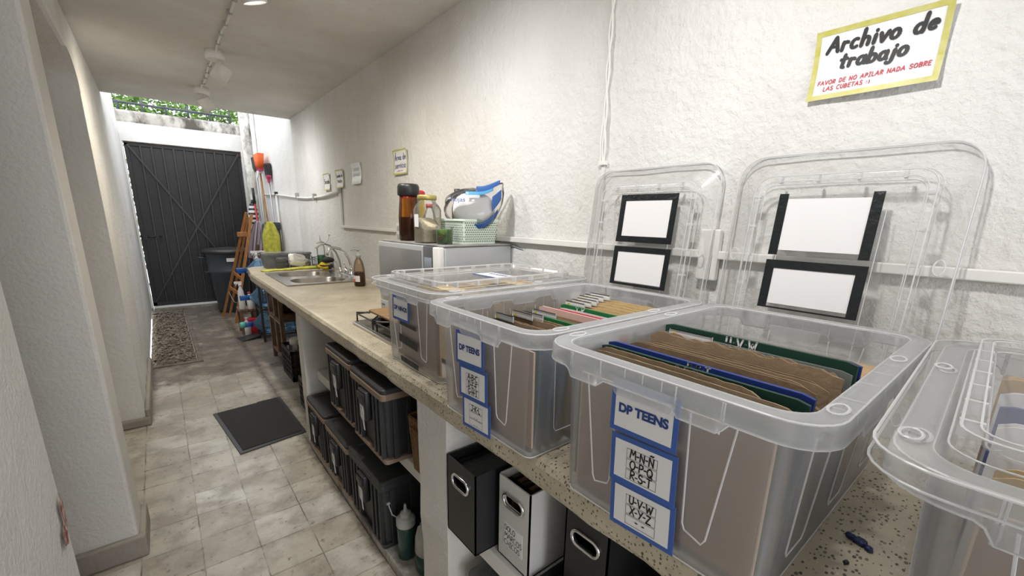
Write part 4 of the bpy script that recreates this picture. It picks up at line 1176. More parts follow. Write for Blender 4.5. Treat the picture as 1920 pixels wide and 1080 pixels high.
mb.loft([L(-.01, 0), L(0, .018), L(.003, .020), L(-.004, .018), L(-.014, .004)], 0, False); mb.build('tray', M_tape, ty)
magbox('black magazine box with a steel grip ring, standing in the black tray', .662, .590, .462, .494, .250, M_black)
t = thing('black_bag', 'bulky black bag in the dark corner of the shelf below the near box', 'bag', (.82, .17, .487))
mb = MB(); r = random.Random(5)
mb.lathe([(.10, 0), (.16, .02), (.17, .12), (.12, .2), (.03, .23)], 18, sx=1, sy=.95); mb.build('bag', M_black, t)
MB().tube([(-.15, .04-.02*0, .06), (-.17, .03, .10), (-.165, -.01, .125), (-.16, -.05, .10), (-.15, -.06, .06)], .006, 6).build('handle', M_greyplas, t)
gb = thing('grey_bin', 'clear grey plastic bin on the floor under the lower shelf', 'bin', (.60, .74, 0))
L = lambda o, z: [(x, y, z) for x, y in rrect(0-o, .5+o, -.17-o, .17+o, .03, 4)]
mb = MB().loft([L(-.02, 0), L(0, .33)], 0, False); mb.build('body', M_greybox, gb, solid=.003)
mb = MB().loft([L(.012, .325), L(.012, .345), L(-.01, .355), L(-.03, .355), L(-.034, .35)], 0, False); mb.build('lid', M_greybox, gb)
# ------------------------------------------------------------------ sink and what stands round it
M_basin = mat('dark_steel_basin', (.42, .39, .35), .3, 1, var=.2, vscale=14)  # darker copy of the brushed steel for the basin interiors
sk = thing('double_sink', 'stainless steel double sink set in the far end of the counter', 'sink', (0, 0, ZT))
ymid = 3.705
for (ya, yb) in ((3.30, ymid), (ymid, 4.12)):
    mb = MB()
    h0 = rrect(.725, 1.105, ya+.075, yb-.055, .10, 8, 6, 6)
    hole_plate(mb, .655, 1.19, ya, yb, h0, .001, .005)
    mb.build('drainer_plate', M_steel, sk, bevel=.001)
    mb = MB()
    L = lambda o, z: [(x, y, z) for x, y in rrect(.725+o, 1.105-o, ya+.075+o, yb-.055-o, .10-o*.6, 8, 6, 6)]
    mb.loft([L(0, .005), L(.004, -.004), L(.012, -.10), L(.03, -.135), L(.06, -.142)], 0, True, False, True)
    mb.lathe([(.001, -.139), (.034, -.139), (.038, -.141)], 20, (.915, (ya+yb)/2, 0), cap0=False, cap1=False)
    mb.build('basin', M_basin, sk)
mb = MB(); mb.tube([(.655, 3.30, .006), (1.19, 3.30, .006), (1.19, 4.12, .006), (.655, 4.12, .006)], .004, 6, 0, True); mb.build('rolled_edge', M_steel, sk)

fc = thing('mixer_tap', 'chrome arched kitchen tap with lever handles behind the sink', 'tap', (1.225, 3.66, ZT+.006))
MB().lathe([(.026, 0), (.026, .012), (.018, .02), (.016, .055), (.018, .06)], 18).build('base', M_chrome, fc)
MB().tube([(0, 0, .05), (-.002, 0, .09), (-.012, 0, .13), (-.04, 0, .185), (-.085, 0, .222), (-.13, 0, .232), (-.165, 0, .222), (-.182, 0, .195), (-.186, 0, .17)], .0115, 12).build('spout', M_chrome, fc)
for (dy, a) in ((-.11, .3), (.12, -.4)):
    MB().lathe([(.022, 0), (.022, .03), (.014, .045)], 14, (.0, dy, 0)).tube([(0, dy, .04), (-.02, dy+a*.05, .07), (-.03, dy+a*.07, .10)], .006, 8).build('lever_handle', M_chrome, fc)
MB().rbox(-.02, .02, -.14, .15, -.004, .008, .015).build('base_bar', M_chrome, fc)
f2 = thing('filter_tap', 'slim grey arched tap with a white outlet, behind the far basin', 'tap', (1.20, 3.86, ZT+.006))
MB().lathe([(.02, 0), (.014, .015), (.012, .05)], 14).build('base', M_chrome, f2)
MB().tube([(0, 0, .04), (-.005, 0, .11), (-.03, 0, .18), (-.075, 0, .235), (-.115, 0, .252), (-.15, 0, .248)], .008, 10).build('spout', M_silver, f2)
MB().tube([(-.14, 0, .25), (-.175, 0, .238), (-.19, 0, .215)], [.010, .013, .012], 10).build('white_outlet', M_white, f2)

def bottle_pump():
    t = thing('soap_dispenser', 'brown pump soap bottle with a label beside the steel sink', 'bottle', (1.088, 3.085, ZT))
    MB().lathe([(.040, 0), (.046, .008), (.046, .10), (.043, .135), (.034, .172), (.020, .196), (.016, .202), (.016, .210)], 24, sx=.85, sy=1.05).build('bottle', M_amber, t)
    MB().lathe([(.037, .004), (.042, .012), (.042, .09), (.036, .10)], 20, sx=.85, sy=1.05).build('liquid', M_coffee, t)
    lb = MB(); n = 10
    lb.loft([[(.0465*.85*math.cos(a), .0465*1.05*math.sin(a), z) for z in (.035, .078)] for a in [PI*.62 + PI*.76*k/n for k in range(n+1)]], 0, True, False, False, False)
    lo = lb.build('label', M_paper, t)
    q = MB(); q.loft([[(.047*.85*math.cos(a), .047*1.05*math.sin(a), z) for z in (.035, .052)] for a in [PI*.62 + PI*.5*k/n for k in range(n+1)]], 0, True, False, False, False)
    q.build('printed_band', M_orange, lo)
    mb = MB().lathe([(.018, .206), (.018, .228), (.012, .232), (.006, .234), (.006, .256)], 16)
    mb.tube([(.006, -.0, .258), (-.01, .012, .262), (-.03, .034, .258), (-.036, .04, .252)], .0055, 8); mb.lathe([(.012, .254), (.012, .262), (.008, .265)], 12)
    mb.build('pump', M_greyplas, t)
bottle_pump()
gs = thing('dish_soap_bottle', 'clear squeeze bottle half full of green soap against the wall', 'bottle', (1.20, 4.42, ZT+.02))
MB().lathe([(.034, 0), (.038, .006), (.038, .17), (.033, .19), (.030, .2)], 22).build('bottle', M_glass, gs)
MB().lathe([(.033, .004), (.036, .01), (.036, .10)], 20).build('green_soap', mat('green_soap', (.03, .22, .07), .3), gs)
mb = MB().lathe([(.034, .196), (.036, .2), (.036, .222), (.014, .235), (.008, .24), (.004, .285)], 18)
mb.tube([(.0, -.035, .21), (.03, -.07, .215), (.055, -.09, .25), (.06, -.10, .29)], .002, 5); mb.rbox(.052, .066, -.108, -.094, .285, .296, .002)
mb.build('nozzle_cap', M_greyplas, gs)
wcd = thing('wire_caddy', 'black wire caddy behind the sink holding the green soap bottle', 'caddy', (1.20, 4.36, ZT))
mb = MB()
for z in (.025, .095): mb.tube([(x, y, z) for x, y in rrect(-.075, .07, -.10, .13, .03, 4)], .003, 6, 0, True)
for k in range(6):
    mb.tube([(-.075, -.08+.036*k, .025), (-.075, -.08+.036*k, .095)], .002, 5)
for x, y in ((-.07, -.09), (.06, -.09), (-.07, .12), (.06, .12)): mb.tube([(x, y, 0), (x, y, .1)], .003, 6)
for k in range(5): mb.tube([(-.07+.034*k, -.10, .012), (-.07+.034*k, .13, .012)], .002, 5)
mb.build('wire_frame', M_black, wcd)
bw = thing('sponge_bowl', 'small black bowl holding sponges behind the sink basins', 'bowl', (1.172, 4.175, ZT))
MB().lathe([(.03, 0), (.034, .004), (.058, .028), (.064, .052), (.061, .052), (.052, .03), (.001, .01)], 22, cap1=False).build('bowl', M_tape, bw)
t = thing('sponge', 'yellow sponge in the small black bowl', 'sponge', (1.152, 4.165, ZT+.030)); t.rotation_euler = (.2, -.5, .5)
MB().rbox(-.035, .030, -.05, .05, 0, .024, .008).build('sponge', M_sponge, t)
t = thing('scourer', 'dark steel-wool scourer piled on the yellow sponge', 'scourer', (1.19, 4.18, ZT+.064))
mb = MB(); r = random.Random(9)
n = 14; loops = []
for k in range(8):
    a = -PI/2 + PI*k/7
    loops.append([((.05*math.cos(a)+.002)*math.cos(2*PI*i/n)*r.uniform(.85, 1.15), (.058*math.cos(a)+.002)*math.sin(2*PI*i/n)*r.uniform(.85, 1.15), .026+.026*math.sin(a)+r.uniform(-.003, .003)) for i in range(n)])
mb.loft(loops, 0, True); mb.build('wool', M_scour, t)
cl = thing('folded_cloth', 'long folded yellow cloth lying along the end of the counter by the sink', 'cloth', (.90, 4.33, ZT)); cl.rotation_euler = (0, 0, math.radians(8))
mb = MB(); r = random.Random(6)
n = 26; loops = []
for k in range(n+1):
    x = -.25 + .52*k/n; hh = .010 + .016*(k/n) + r.uniform(-.002, .003); ww = .045 + r.uniform(-.005, .005) + .012*math.sin(k*.7); o = .01*math.sin(k*.45)
    loops.append([(x, o-ww, .0005), (x, o+ww, .0005), (x, o+ww*1.02, hh*.6), (x, o+ww*.5, hh*1.05), (x, o, hh*.9+r.uniform(0, .004)), (x, o-ww*.5, hh*1.08), (x, o-ww*1.02, hh*.55)])
mb.loft(loops, 0, True); mb.build('cloth', M_yelcloth, cl, subd=1)
gbx = thing('lidded_container', 'smoky grey plastic container with a clear lid at the counter end', 'container', (.925, 4.60, ZT))
L = lambda o, z: [(x, y, z) for x, y in rrect(-.205-o, .205+o, -.10-o, .10+o, .03, 5)]
MB().loft([L(-.02, 0), L(-.012, .01), L(0, .128)], 0, True, True, False).build('tub', M_greybox, gbx, solid=.003)
MB().loft([L(.008, .122), L(.010, .135), L(.004, .142), L(-.02, .142), L(-.026, .137)], 0, True, False, True).build('lid', M_film, gbx)
for x in (-.12, .10): MB().rbox(x-.03, x+.03, -.118, -.106, .10, .146, .004).build('clip', M_film, gbx)
cu = thing('dark_cup', 'dark cup upturned in front of the smoky grey container', 'cup', (.858, 4.455, ZT))
MB().lathe([(.050, 0), (.052, .05), (.050, .055)], 22).build('clear_base', M_greybox, cu); MB().lathe([(.051, .056), (.048, .095), (.044, .102)], 22).build('body', M_panel, cu)
rk = thing('dish_rack', 'small wire dish rack with clean tubs behind the yellow cloth', 'rack', (1.02, 4.47, ZT))
mb = MB()
for z in (.012, .075): mb.tube([(x, y, z) for x, y in rrect(-.11, .12, -.06, .07, .02, 4)], .0028, 6, 0, True)
for k in range(8):
    x = -.10+.03*k; mb.tube([(x, -.06, .012), (x, .07, .012)], .002, 5); mb.tube([(x, .07, .012), (x, .07, .075)], .002, 5)
for x, y in ((-.11, -.06), (.12, -.06), (.12, .07), (-.11, .07)): mb.tube([(x, y, 0), (x, y, .11)], .003, 6)
mb.build('wire_frame', M_silver, rk)
tb = thing('plastic_tub', 'pale grey ribbed tub drying on its side in the dish rack', 'tub', (.985, 4.46, ZT+.07)); tb.rotation_euler = (1.05, .25, .15)
L = lambda o, z: [(x, y, z) for x, y in rrect(-.072-o, .072+o, -.055-o, .055+o, .025, 5)]
mb = MB().loft([L(.004, 0), L(.006, .006), L(0, .008), L(-.012, .052), L(-.016, .054)], 0, True, False, True); mb.build('tub', M_lampw, tb)
mb = MB()
for k in range(3): mb.tube([(x, y, .0545) for x, y in rrect(-.045+.013*k, .045-.013*k, -.032+.010*k, .032-.010*k, .010, 4)], .0018, 5, 0, True)
mb.build('moulded_rings', M_greyplas, tb)
t = thing('steel_lid', 'small steel lid leaning beside the ribbed tub in the dish rack', 'lid', (1.06, 4.45, ZT+.045)); t.rotation_euler = (1.2, .5, 0)
MB().lathe([(.048, 0), (.046, .008), (.02, .014), (.008, .016), (.010, .028), (.001, .030)], 22).build('lid', M_steel, t)

# ------------------------------------------------------------------ hob
hb = thing('gas_hob', 'small steel gas hob with black pan grates beside the closed box', 'hob', (.648, 1.47, ZT))
MB().rbox(0, .195, -.015, .508, 0, .012, .010).build('steel_base', M_steel, hb)
MB().rbox(.010, .187, -.005, .498, .012, .016, .008).build('steel_top', mat('hob_top', (.40, .38, .34), .2, .9, var=.3, vscale=10), hb)
for yy in (.395, .16):
    g_ = MB(); cx_ = .098
    for s in (-1, 1):
        for u in (-1, 1):
            g_.tube([(cx_+s*.078, yy+u*.095, .016), (cx_+s*.078, yy+u*.095, .056), (cx_+s*.035, yy+u*.045, .058)], .0042, 6)
        g_.tube([(cx_+s*.078, yy-.095, .05), (cx_+s*.078, yy+.095, .05)], .0042, 6); g_.tube([(cx_-.078, yy+s*.095, .05), (cx_+.078, yy+s*.095, .05)], .0042, 6)
    g_.build('pan_grate', M_black, hb)
    MB().lathe([(.045, .016), (.045, .026), (.032, .03), (.032, .036), (.001, .037)], 24, (cx_, yy, 0)).build('burner', M_black, hb)
bd = thing('wooden_board', 'brown wooden board lying on the far grate of the gas hob', 'board', (.765, 1.74, ZT+.063))
MB().rbox(-.062, .078, -.20, .165, 0, .012, .006).build('board', mat('worn_brown_board', (.34, .21, .10), .55, col2=(.22, .13, .06), vscale=12, stretch=(1, 8, 8)), bd)

# ------------------------------------------------------------------ microwave and the things on it
mw = thing('microwave', 'silver grey microwave oven with a dark door panel on the counter', 'microwave', (.870, 1.845, ZT), math.radians(3.2))
MH, MZ = .372, .022
MB().rbox(.02, .40, -.285, .285, MZ, MH, .012, e=.008).build('body', M_microw, mw)
MB().rbox(.02, .40, -.285, .285, MH, MH+.008, .012, e=.003).build('dusty_top', M_microwt, mw)
d = MB().rbox(0, .024, -.150, .285, MZ+.055, MH, .006, e=.004).build('door', M_microw, mw)
MB().rbox(-.004, .002, -.138, .270, MZ+.075, MH-.022, .004, e=.001).build('window', M_dglass, d)
MB().rbox(-.002, .024, -.285, .285, MZ, MZ+.055, .006, e=.004).build('lower_trim', M_microw, mw)
for y in (.245, .262): MB().lathe([(.006, -.001), (.006, .001)], 12, (0, 0, 0)).build('badge_dot', M_panel, mw, loc=(-.003, y, MZ+.03)).rotation_euler = (0, PI/2, 0)
cp = MB().rbox(0, .024, -.235, -.150, MZ+.055, MH, .005, e=.003).build('control_panel', M_panel, mw)
MB().rbox(-.002, .001, -.222, -.163, MH-.10, MH-.045, .003, e=.0005).build('display', M_screen, cp)
for rr in range(4):
    for cc in range(3): MB().rbox(-.0015, .001, -.222+.021*cc, -.207+.021*cc, MH-.125-.026*rr, MH-.110-.026*rr, .002, e=.0005).build('button', M_screen, cp)
MB().rbox(-.006, .024, -.285, -.235, MZ+.055, MH, .008, e=.004).build('side_grip', M_white, mw)
for x, y in ((.05, -.25), (.05, .25), (.37, -.25), (.37, .25)): MB().lathe([(.016, 0), (.014, MZ+.004)], 12, (x, y, 0)).build('foot', M_black, mw)
MB().tube([(.398, -.255, .365), (.405, -.30, .372), (.41, -.36, .355), (.412, -.41, .31), (.41, -.45, .25), (.41, -.48, .16)], .0085, 8).build('power_cord', M_silver, mw)
ZM = ZT + MH + .008

jr = thing('coffee_jar', 'tall clear jar with a black lid and dark powder on the microwave', 'jar', (.962, 1.985, ZM))
MB().lathe([(.048, 0), (.053, .006), (.053, .11), (.050, .15), (.046, .19), (.046, .215)], 28, sx=.95).build('glass', mat('amber_glass_dummy', (.2, .1, .05)) if False else plastic('amber_brown_glass', (.80, .58, .45), (.25, .09, .04), .18, .5, .05, .9), jr)
MB().lathe([(.047, .004), (.0505, .008), (.0505, .105), (.048, .112)], 24, sx=.95).build('powder', M_coffee, jr)
MB().lathe([(.052, .212), (.054, .215), (.054, .252), (.050, .262), (.044, .266)], 28, sx=.95).build('lid', M_black, jr)
rj = thing('grain_jar', 'square-shouldered glass jar with a gold lid half full of cream grains', 'jar', (.950, 1.778, ZM))
L = lambda h, rr, z: [(x, y, z) for x, y in rrect(-h, h, -h, h, rr, 5)]
MB().loft([L(.046, .016, 0), L(.050, .018, .006), L(.050, .018, .145), L(.046, .03, .165), L(.038, .036, .178), L(.038, .0379, .195)], 0, True).build('glass', M_glass, rj)
mb = MB(); a = L(.044, .014, .004); c = [(x, y, .085 + y*.55) for x, y, z in L(.047, .016, 0)]
mb.loft([a, L(.047, .016, .008), c], 0, False); mb.build('grains', M_rice, rj)
MB().lathe([(.041, .188), (.043, .190), (.043, .204), (.040, .208)], 28).build('lid', M_gold, rj)
MB().box(-.0515, -.0505, -.012, .026, .07, .125).build('paper_label', M_paper, rj)
sb_ = thing('sauce_bottle', 'squat clear bottle with a dark red label between the two jars', 'bottle', (1.03, 1.905, ZM))
MB().lathe([(.03, 0), (.036, .006), (.036, .085), (.03, .12), (.018, .145), (.016, .16)], 22).build('bottle', M_glass, sb_)
MB().lathe([(.0365, .02), (.0365, .08)], 22, cap0=False, cap1=False).build('label', M_labelred, sb_)
MB().lathe([(.017, .158), (.017, .175)], 16).build('cap', M_labelred, sb_)
rc = thing('red_canister', 'red and yellow canister behind the coffee jar', 'canister', (1.035, 2.085, ZM))
MB().lathe([(.057, 0), (.060, .004), (.060, .215)], 26).build('body', M_labelred, rc)
MB().lathe([(.0605, .10), (.0605, .20)], 26, cap0=False, cap1=False).build('yellow_label', M_labelyel, rc)
MB().lathe([(.061, .214), (.062, .217), (.060, .238), (.052, .244)], 26).build('red_lid', M_red, rc)
bb = thing('sauce_bottle', 'slim bottle whose black cap shows behind the tissue bag', 'bottle', (1.16, 1.86, ZM))
MB().lathe([(.026, 0), (.028, .005), (.028, .16), (.014, .20)], 20).build('bottle', M_coffee, bb); MB().lathe([(.015, .20), (.016, .202), (.016, .248), (.013, .25)], 16).build('cap', M_black, bb)

bk = thing('mint_basket', 'mint green perforated plastic basket on the near end of the microwave', 'basket', (1.12, 1.70, ZM+.001), math.radians(4))
bx, by, bh = .10, .095, .105
mb = MB()
L = lambda o, z: [(x, y, z) for x, y in rrect(-bx-o, bx+o, -by-o, by+o, .012, 4)]
mb.loft([L(-.008, 0), L(0, bh)], 0, False, True, False); mb.loft([L(0, bh), L(.003, bh+.002), L(.003, bh-.006)], 0, False, False, False)
mb.build('body', M_mint, bk, solid=.0022)
ho = MB(); 
def holes(mb, f, n, m_, w, h):
    for a in range(n):
        for b in range(m_):
            u = -w + 2*w*(a+.5*(b % 2)+.25)/n; v = .012 + (h-.026)*b/(m_-1)
            P = [f(u+.0042*math.cos(k*2*PI/3+PI/2), v+.0050*math.sin(k*2*PI/3+PI/2)) for k in range(3)]
            mb.add(P, [(0,1,2)])
holes(ho, lambda u, v: (-bx+.008-.008*v/bh-.0016, u, v), 16, 9, by-.008, bh)
holes(ho, lambda u, v: (u, -by+.008-.008*v/bh-.0016, v), 17, 9, bx-.008, bh)
ho.build('perforations', M_hole, bk)
gp = thing('green_packet', 'clear tub holding a green packet under the tissue bag', 'packet', (.965, 1.655, ZM))
MB().lathe([(.034, 0), (.038, .07), (.038, .075)], 20).build('clear_tub', M_glass, gp)
mb = MB(); mb.M = Matrix.Rotation(.5, 4, 'Z'); mb.rbox(-.024, .024, -.026, .026, .004, .064, .006); mb.build('packet', M_greenpk, gp)
q = MB(); q.M = Matrix.Rotation(.5, 4, 'Z')
for (y, z) in ((.010, .03), (.004, .022), (-.012, .042)): q.lathe([(.001, 0), (.006, .002), (.001, .006)], 6, (-.0245, y, z))
q.build('printed_flowers', M_orange, gp)
# pack of tissues in printed film, lying on the basket
nb = thing('tissue_pack', 'open pack of white tissues in blue-printed clear film on the basket', 'pack', (1.125, 1.665, ZM+.150)); nb.rotation_euler = (.0, .12, math.radians(50))
r = random.Random(14)
def blob(rx, ry, rz, n=22, m_=14, jit=.08, p=2.6, seed=1, cut=None, tip=None):
    rr = random.Random(seed); loops = []
    for k in range(m_+1):
        a = -PI/2 + PI*k/m_; lp = []
        for i in range(n):
            b = 2*PI*i/n
            sg = lambda v: math.copysign(abs(v)**(2/p), v)
            j = 1 + rr.uniform(-jit, jit)*math.cos(a)
            x = rx*sg(math.cos(a))*sg(math.cos(b))*j; y = ry*sg(math.cos(a))*sg(math.sin(b))*j; z = rz*sg(math.sin(a))*(1+rr.uniform(-jit, jit)*.5)
            if tip: x, y, z = tip(x, y, z)
            lp.append((x, y, z))
        loops.append(lp)
    return loops
def tip(x, y, z):
    # sealed end pulled up to a point towards the wall side, open mouth flaring out to the left
    if y < -.02: k = min(1, (-y-.02)/.11); z = z + .075*k*k; x *= 1-.45*k
    if y > .04: k = min(1, (y-.04)/.09); z = z*(1-.25*k) + .008*k
    return x, y, z
mb = MB(); mb.loft(blob(.058, .095, .072, seed=3, jit=.06), 0, True); tis = mb.build('tissues', M_napkin, nb, subd=1)
mb = MB(); mb.loft(blob(.075, .140, .095, seed=5, jit=.10, tip=tip), 0, True); fl = mb.build('film', M_film, nb, subd=1)
def patch(name, m, lo, hi, y0, y1, up=1.03):
    mb = MB(); n, k = 10, 8; L = []
    for i in range(n+1):
        y = y0+(y1-y0)*i/n; row = []
        for j in range(k+1):
            a = lo+(hi-lo)*j/k
            c = max(0.02, 1-abs(y/.140)**2.6)**(1/2.6)
            x, yy, z = .075*c*math.copysign(abs(math.cos(a))**.77, math.cos(a)), y, .095*c*math.copysign(abs(math.sin(a))**.77, math.sin(a))
            x, yy, z = tip(x, yy, z); row.append((x*up, yy, z*up+.001))
        L.append(row)
    mb.loft(L, 0, True, False, False, False); return mb.build(name, m, nb, solid=.0006)
patch('blue_print', M_blueprint, .55*PI, .80*PI, -.118, -.015, 1.06)
patch('blue_print', M_blueprint, .95*PI, 1.12*PI, -.125, -.085, 1.06)
patch('light_blue_print', M_skypr, .80*PI, .86*PI, -.09, .03, 1.06)
patch('blue_print', M_blueprint, 1.22*PI, 1.34*PI, -.11, .09, 1.06)
mb = MB(); ftext(mb, 'hojas', (-.0862, .06, .022), (0,-1,0), (.35,0,.93), .030, .0004); mb.build('lettering', M_navy, nb)
# ------------------------------------------------------------------ yard end: jugs, easel, dustbin, brooms
jk = thing('jug_rack', 'black metal rack holding three water jugs on their sides', 'rack', (.80, 5.5, 0))
mb = MB()
for x in (-.03, .36):
    for y in (-.16, .16): MB().box(x-.011, x+.011, y-.011, y+.011, 0, .66).build('upright', M_black, jk)
for k in range(3):
    z = .055+.305*k; mb = MB()
    for y in (-.10, .10): mb.tube([(-.03, y, z), (.36, y, z)], .007, 6)
    for y in (-.16, .16): mb.tube([(-.03, y, z), (.36, y, z)], .006, 6); mb.tube([(-.03, y, z+.035), (.36, y, z+.035)], .005, 6)
    for x in (-.03, .36): mb.tube([(x, -.16, z), (x, -.08, z-.02), (x, .08, z-.02), (x, .16, z)], .006, 6)
    mb.build('shelf_rails', M_black, jk)
for k, (lab, cap) in enumerate((('blue water jug on the lowest level of the rack, with a teal cap', True), ('uncapped blue water jug on the middle level of the rack', False), ('blue water jug lying on top of the rack above the counter edge', False))):
    z = .055+.305*k+.128
    t = thing('water_jug', lab, 'jug', (.70, 5.5, z + .004), 0, 'water jugs in the rack'); t.rotation_euler = (0, PI/2, 0)
    R = .128
    MB().lathe([(.026, -.02), (.030, 0), (.055, .03), (.105, .075), (R, .11), (R, .16), (R-.006, .17), (R, .18), (R, .24), (R-.006, .25), (R, .26), (R, .34), (R-.006, .35), (R, .36), (R, .43), (R-.02, .455), (R-.05, .45)], 30).build('body', M_jug, t)
    MB().lathe([(.028, -.10), (.030, -.098), (.028, -.075), (.032, -.07), (.028, -.06), (.032, -.05), (.028, -.04), (.030, -.01)], 20).build('neck', M_jugneck, t)
    if cap: MB().lathe([(.024, -.135), (.034, -.13), (.035, -.085)], 20).build('cap', M_teal, t)
    t.location.x = .70

es = thing('easel', 'folded orange wooden easel standing before the grey dustbin', 'easel', (0, 0, 0))
top = (.965, 6.72, 1.41)
feet = ((.548, 7.08, 0), (.635, 6.55, 0), (.60, 6.98, 0))
MB().bar(feet[0], (.93, 6.70, 1.42), .030, .018, up=(0,1,0)).build('leg', M_wood, es)
MB().bar(feet[1], (.985, 6.66, 1.40), .034, .020, up=(0,1,0)).build('leg', M_wood, es)
MB().bar((.615, 7.02, 0), (.96, 6.80, 1.36), .026, .018, up=(0,1,0)).build('rear_leg', M_wood, es)
def lerp(a, b, t): return tuple(a[i]+(b[i]-a[i])*t for i in range(3))
A0, A1 = feet[0], (.93, 6.70, 1.42); B0, B1 = feet[1], (.985, 6.66, 1.40)
MB().bar(lerp(A0, A1, .44), lerp(B0, B1, .40), .012, .045).build('cross_bar', M_wood, es)
MB().bar(lerp(A0, A1, .29), lerp(B0, B1, .26), .012, .045).build('cross_bar', M_wood, es)
a = lerp(A0, A1, .8); MB().box(a[0]-.05, a[0]+.06, a[1]-.06, a[1]+.02, a[2]-.03, a[2]+.03).build('clamp_block', M_wood, es, bevel=.006)
MB().bar((1.03, 6.72, .05), (1.02, 6.76, 1.0), .04, .02, up=(0,1,0)).build('folded_shelf', M_brownwood, es)
c = lerp(A0, A1, .25); e = lerp(B0, B1, .22)
MB().tube([lerp(c, e, t)[:2] + (lerp(c, e, t)[2] - .10*math.sin(PI*t),) for t in [k/10 for k in range(11)]], .004, 5).build('chain', M_silver, es)

tb = thing('dustbin', 'large slate grey round dustbin with a black lid before the gate', 'dustbin', (.735, 7.44, 0))
MB().lathe([(.185, 0), (.195, .01), (.245, .57), (.262, .58), (.262, .62), (.255, .63), (.285, .83), (.30, .84), (.30, .865), (.285, .87)], 40).build('body', M_bin, tb)
mb = MB().lathe([(.305, .845), (.318, .85), (.318, .885), (.30, .90), (.24, .915), (.10, .93), (.001, .935)], 40, cap0=False); mb.build('lid', M_black, tb)
for s in (-1,):
    MB().tube([(s*.24, -.06, .60), (s*.285, -.05, .59), (s*.29, .05, .59), (s*.24, .06, .60)], .012, 8).build('handle', M_bin, tb)
    MB().tube([(s*.27, -.07, .80), (s*.345, -.05, .79), (s*.345, .05, .79), (s*.27, .07, .80)], .012, 8).build('rim_handle', M_bin, tb)
MB().M
lb = MB(); lb.loft([[(.286*math.cos(a), .286*math.sin(a), z) for z in (.745, .795)] for a in [-1.75+.05*k for k in range(8)]], 0, True, False, False, False); lb.build('label', M_paper, tb)

def pole_tool(name, label, cat, base, tip_, rad, m):
    t = thing(name, label, cat, base)
    d = tuple(tip_[i]-base[i] for i in range(3))
    MB().tube([(0, 0, 0), d], rad, 10).build('pole', m, t); return t, Vector(d)
ob, d = pole_tool('broom', 'upside-down broom with orange bristles leaning in the yard corner', 'broom', (1.235, 6.86, .02), (1.195, 6.98, 1.94), .012, M_wood)
mb = MB()
mb.loft([[(d.x+x, d.y+y, d.z+z) for x, y in ((-.02, -h), (.02, -h), (.02, h), (-.02, h))] for z, h in ((.0, .045), (.03, .06))], 0); mb.build('white_collar', M_white, ob)
mb = MB(); mb.loft([[(d.x+x, d.y+y, d.z+z) for x, y in rrect(-w, w, -h, h, .012, 3)] for z, h, w in ((.03, .095, .026), (.06, .10, .03))], 0); mb.build('magenta_block', M_pinkpl, ob)
mb = MB(); r = random.Random(3); L = []
mb.loft([[(d.x+x, d.y+y, d.z+z) for x, y in rrect(-w, w, -h, h, .015, 3, 3, 8)] for z, h, w in ((.06, .10, .03), (.12, .125, .034), (.25, .165, .042))], 0, True); mb.build('orange_bristles', M_orange, ob)
mb = MB(); mb.tube([(d.x-.03, d.y-.045, d.z+.035), (d.x-.035, d.y-.03, d.z-.05), (d.x-.035, d.y+.03, d.z-.05), (d.x-.03, d.y+.045, d.z+.035)], .007, 8); mb.build('white_loop', M_white, ob)
ob2, d = pole_tool('floor_brush', 'upside-down black floor brush with a grey pole beside the orange broom', 'brush', (1.265, 6.72, .02), (1.25, 6.76, 1.86), .010, M_silver)
mb = MB(); mb.loft([[(d.x+x, d.y+y, d.z+z) for x, y in rrect(-w, w, -h, h, .008, 3)] for z, h, w in ((-.04, .018, .016), (.0, .022, .02), (.03, .07, .024), (.05, .07, .024))], 0); mb.build('magenta_block', M_pinkpl, ob2)
mb = MB(); mb.loft([[(d.x+x, d.y+y, d.z+z) for x, y in rrect(-w, w, -h, h, .015, 3)] for z, h, w in ((.05, .072, .026), (.18, .088, .032), (.20, .08, .028))], 0); mb.build('black_bristles', M_black, ob2)
ob3, d = pole_tool('dark_broom', 'dark bristle broom partly hidden behind the orange broom', 'broom', (1.20, 7.25, .02), (1.19, 7.22, 1.98), .011, M_silver)
mb = MB(); mb.loft([[(d.x+x, d.y+y, d.z+z) for x, y in rrect(-w, w, -h, h, .012, 3)] for z, h, w in ((0, .05, .02), (.05, .09, .03), (.19, .12, .035))], 0); mb.build('bristles', M_panel, ob3)
ob4, d = pole_tool('mop', 'red-poled mop with black and white striped strands by the yard post', 'mop', (1.16, 7.16, .02), (1.12, 7.22, 1.66), .014, M_redpole)
mb = MB(); mb.tube([(d.x*.93, d.y*.93, d.z*.93), (d.x*1.05, d.y*1.05, d.z*1.06)], .018, 10); mb.build('black_grip', M_black, ob4)
mp = thing('string_mop', 'black and white striped mop strands hanging beside the red pole', 'mop', (1.105, 7.30, 1.22))
mb = MB()
for k in range(9):
    z = .04 + .032*k
    mb.lathe([(.030+.03*math.sin(PI*(k+.0)/9.), z), (.036+.03*math.sin(PI*(k+.5)/9.), z+.016), (.030+.03*math.sin(PI*(k+1)/9.), z+.032)], 12, m=k % 2)
mb.build('strands', [M_black, M_paper], mp)
MB().tube([(0, 0, -1.2), (0, 0, .05)], .011, 8).build('pole', M_white, mp)
MB().lathe([(.012, .32), (.02, .33), (.014, .38)], 10).build('socket', M_black, mp)

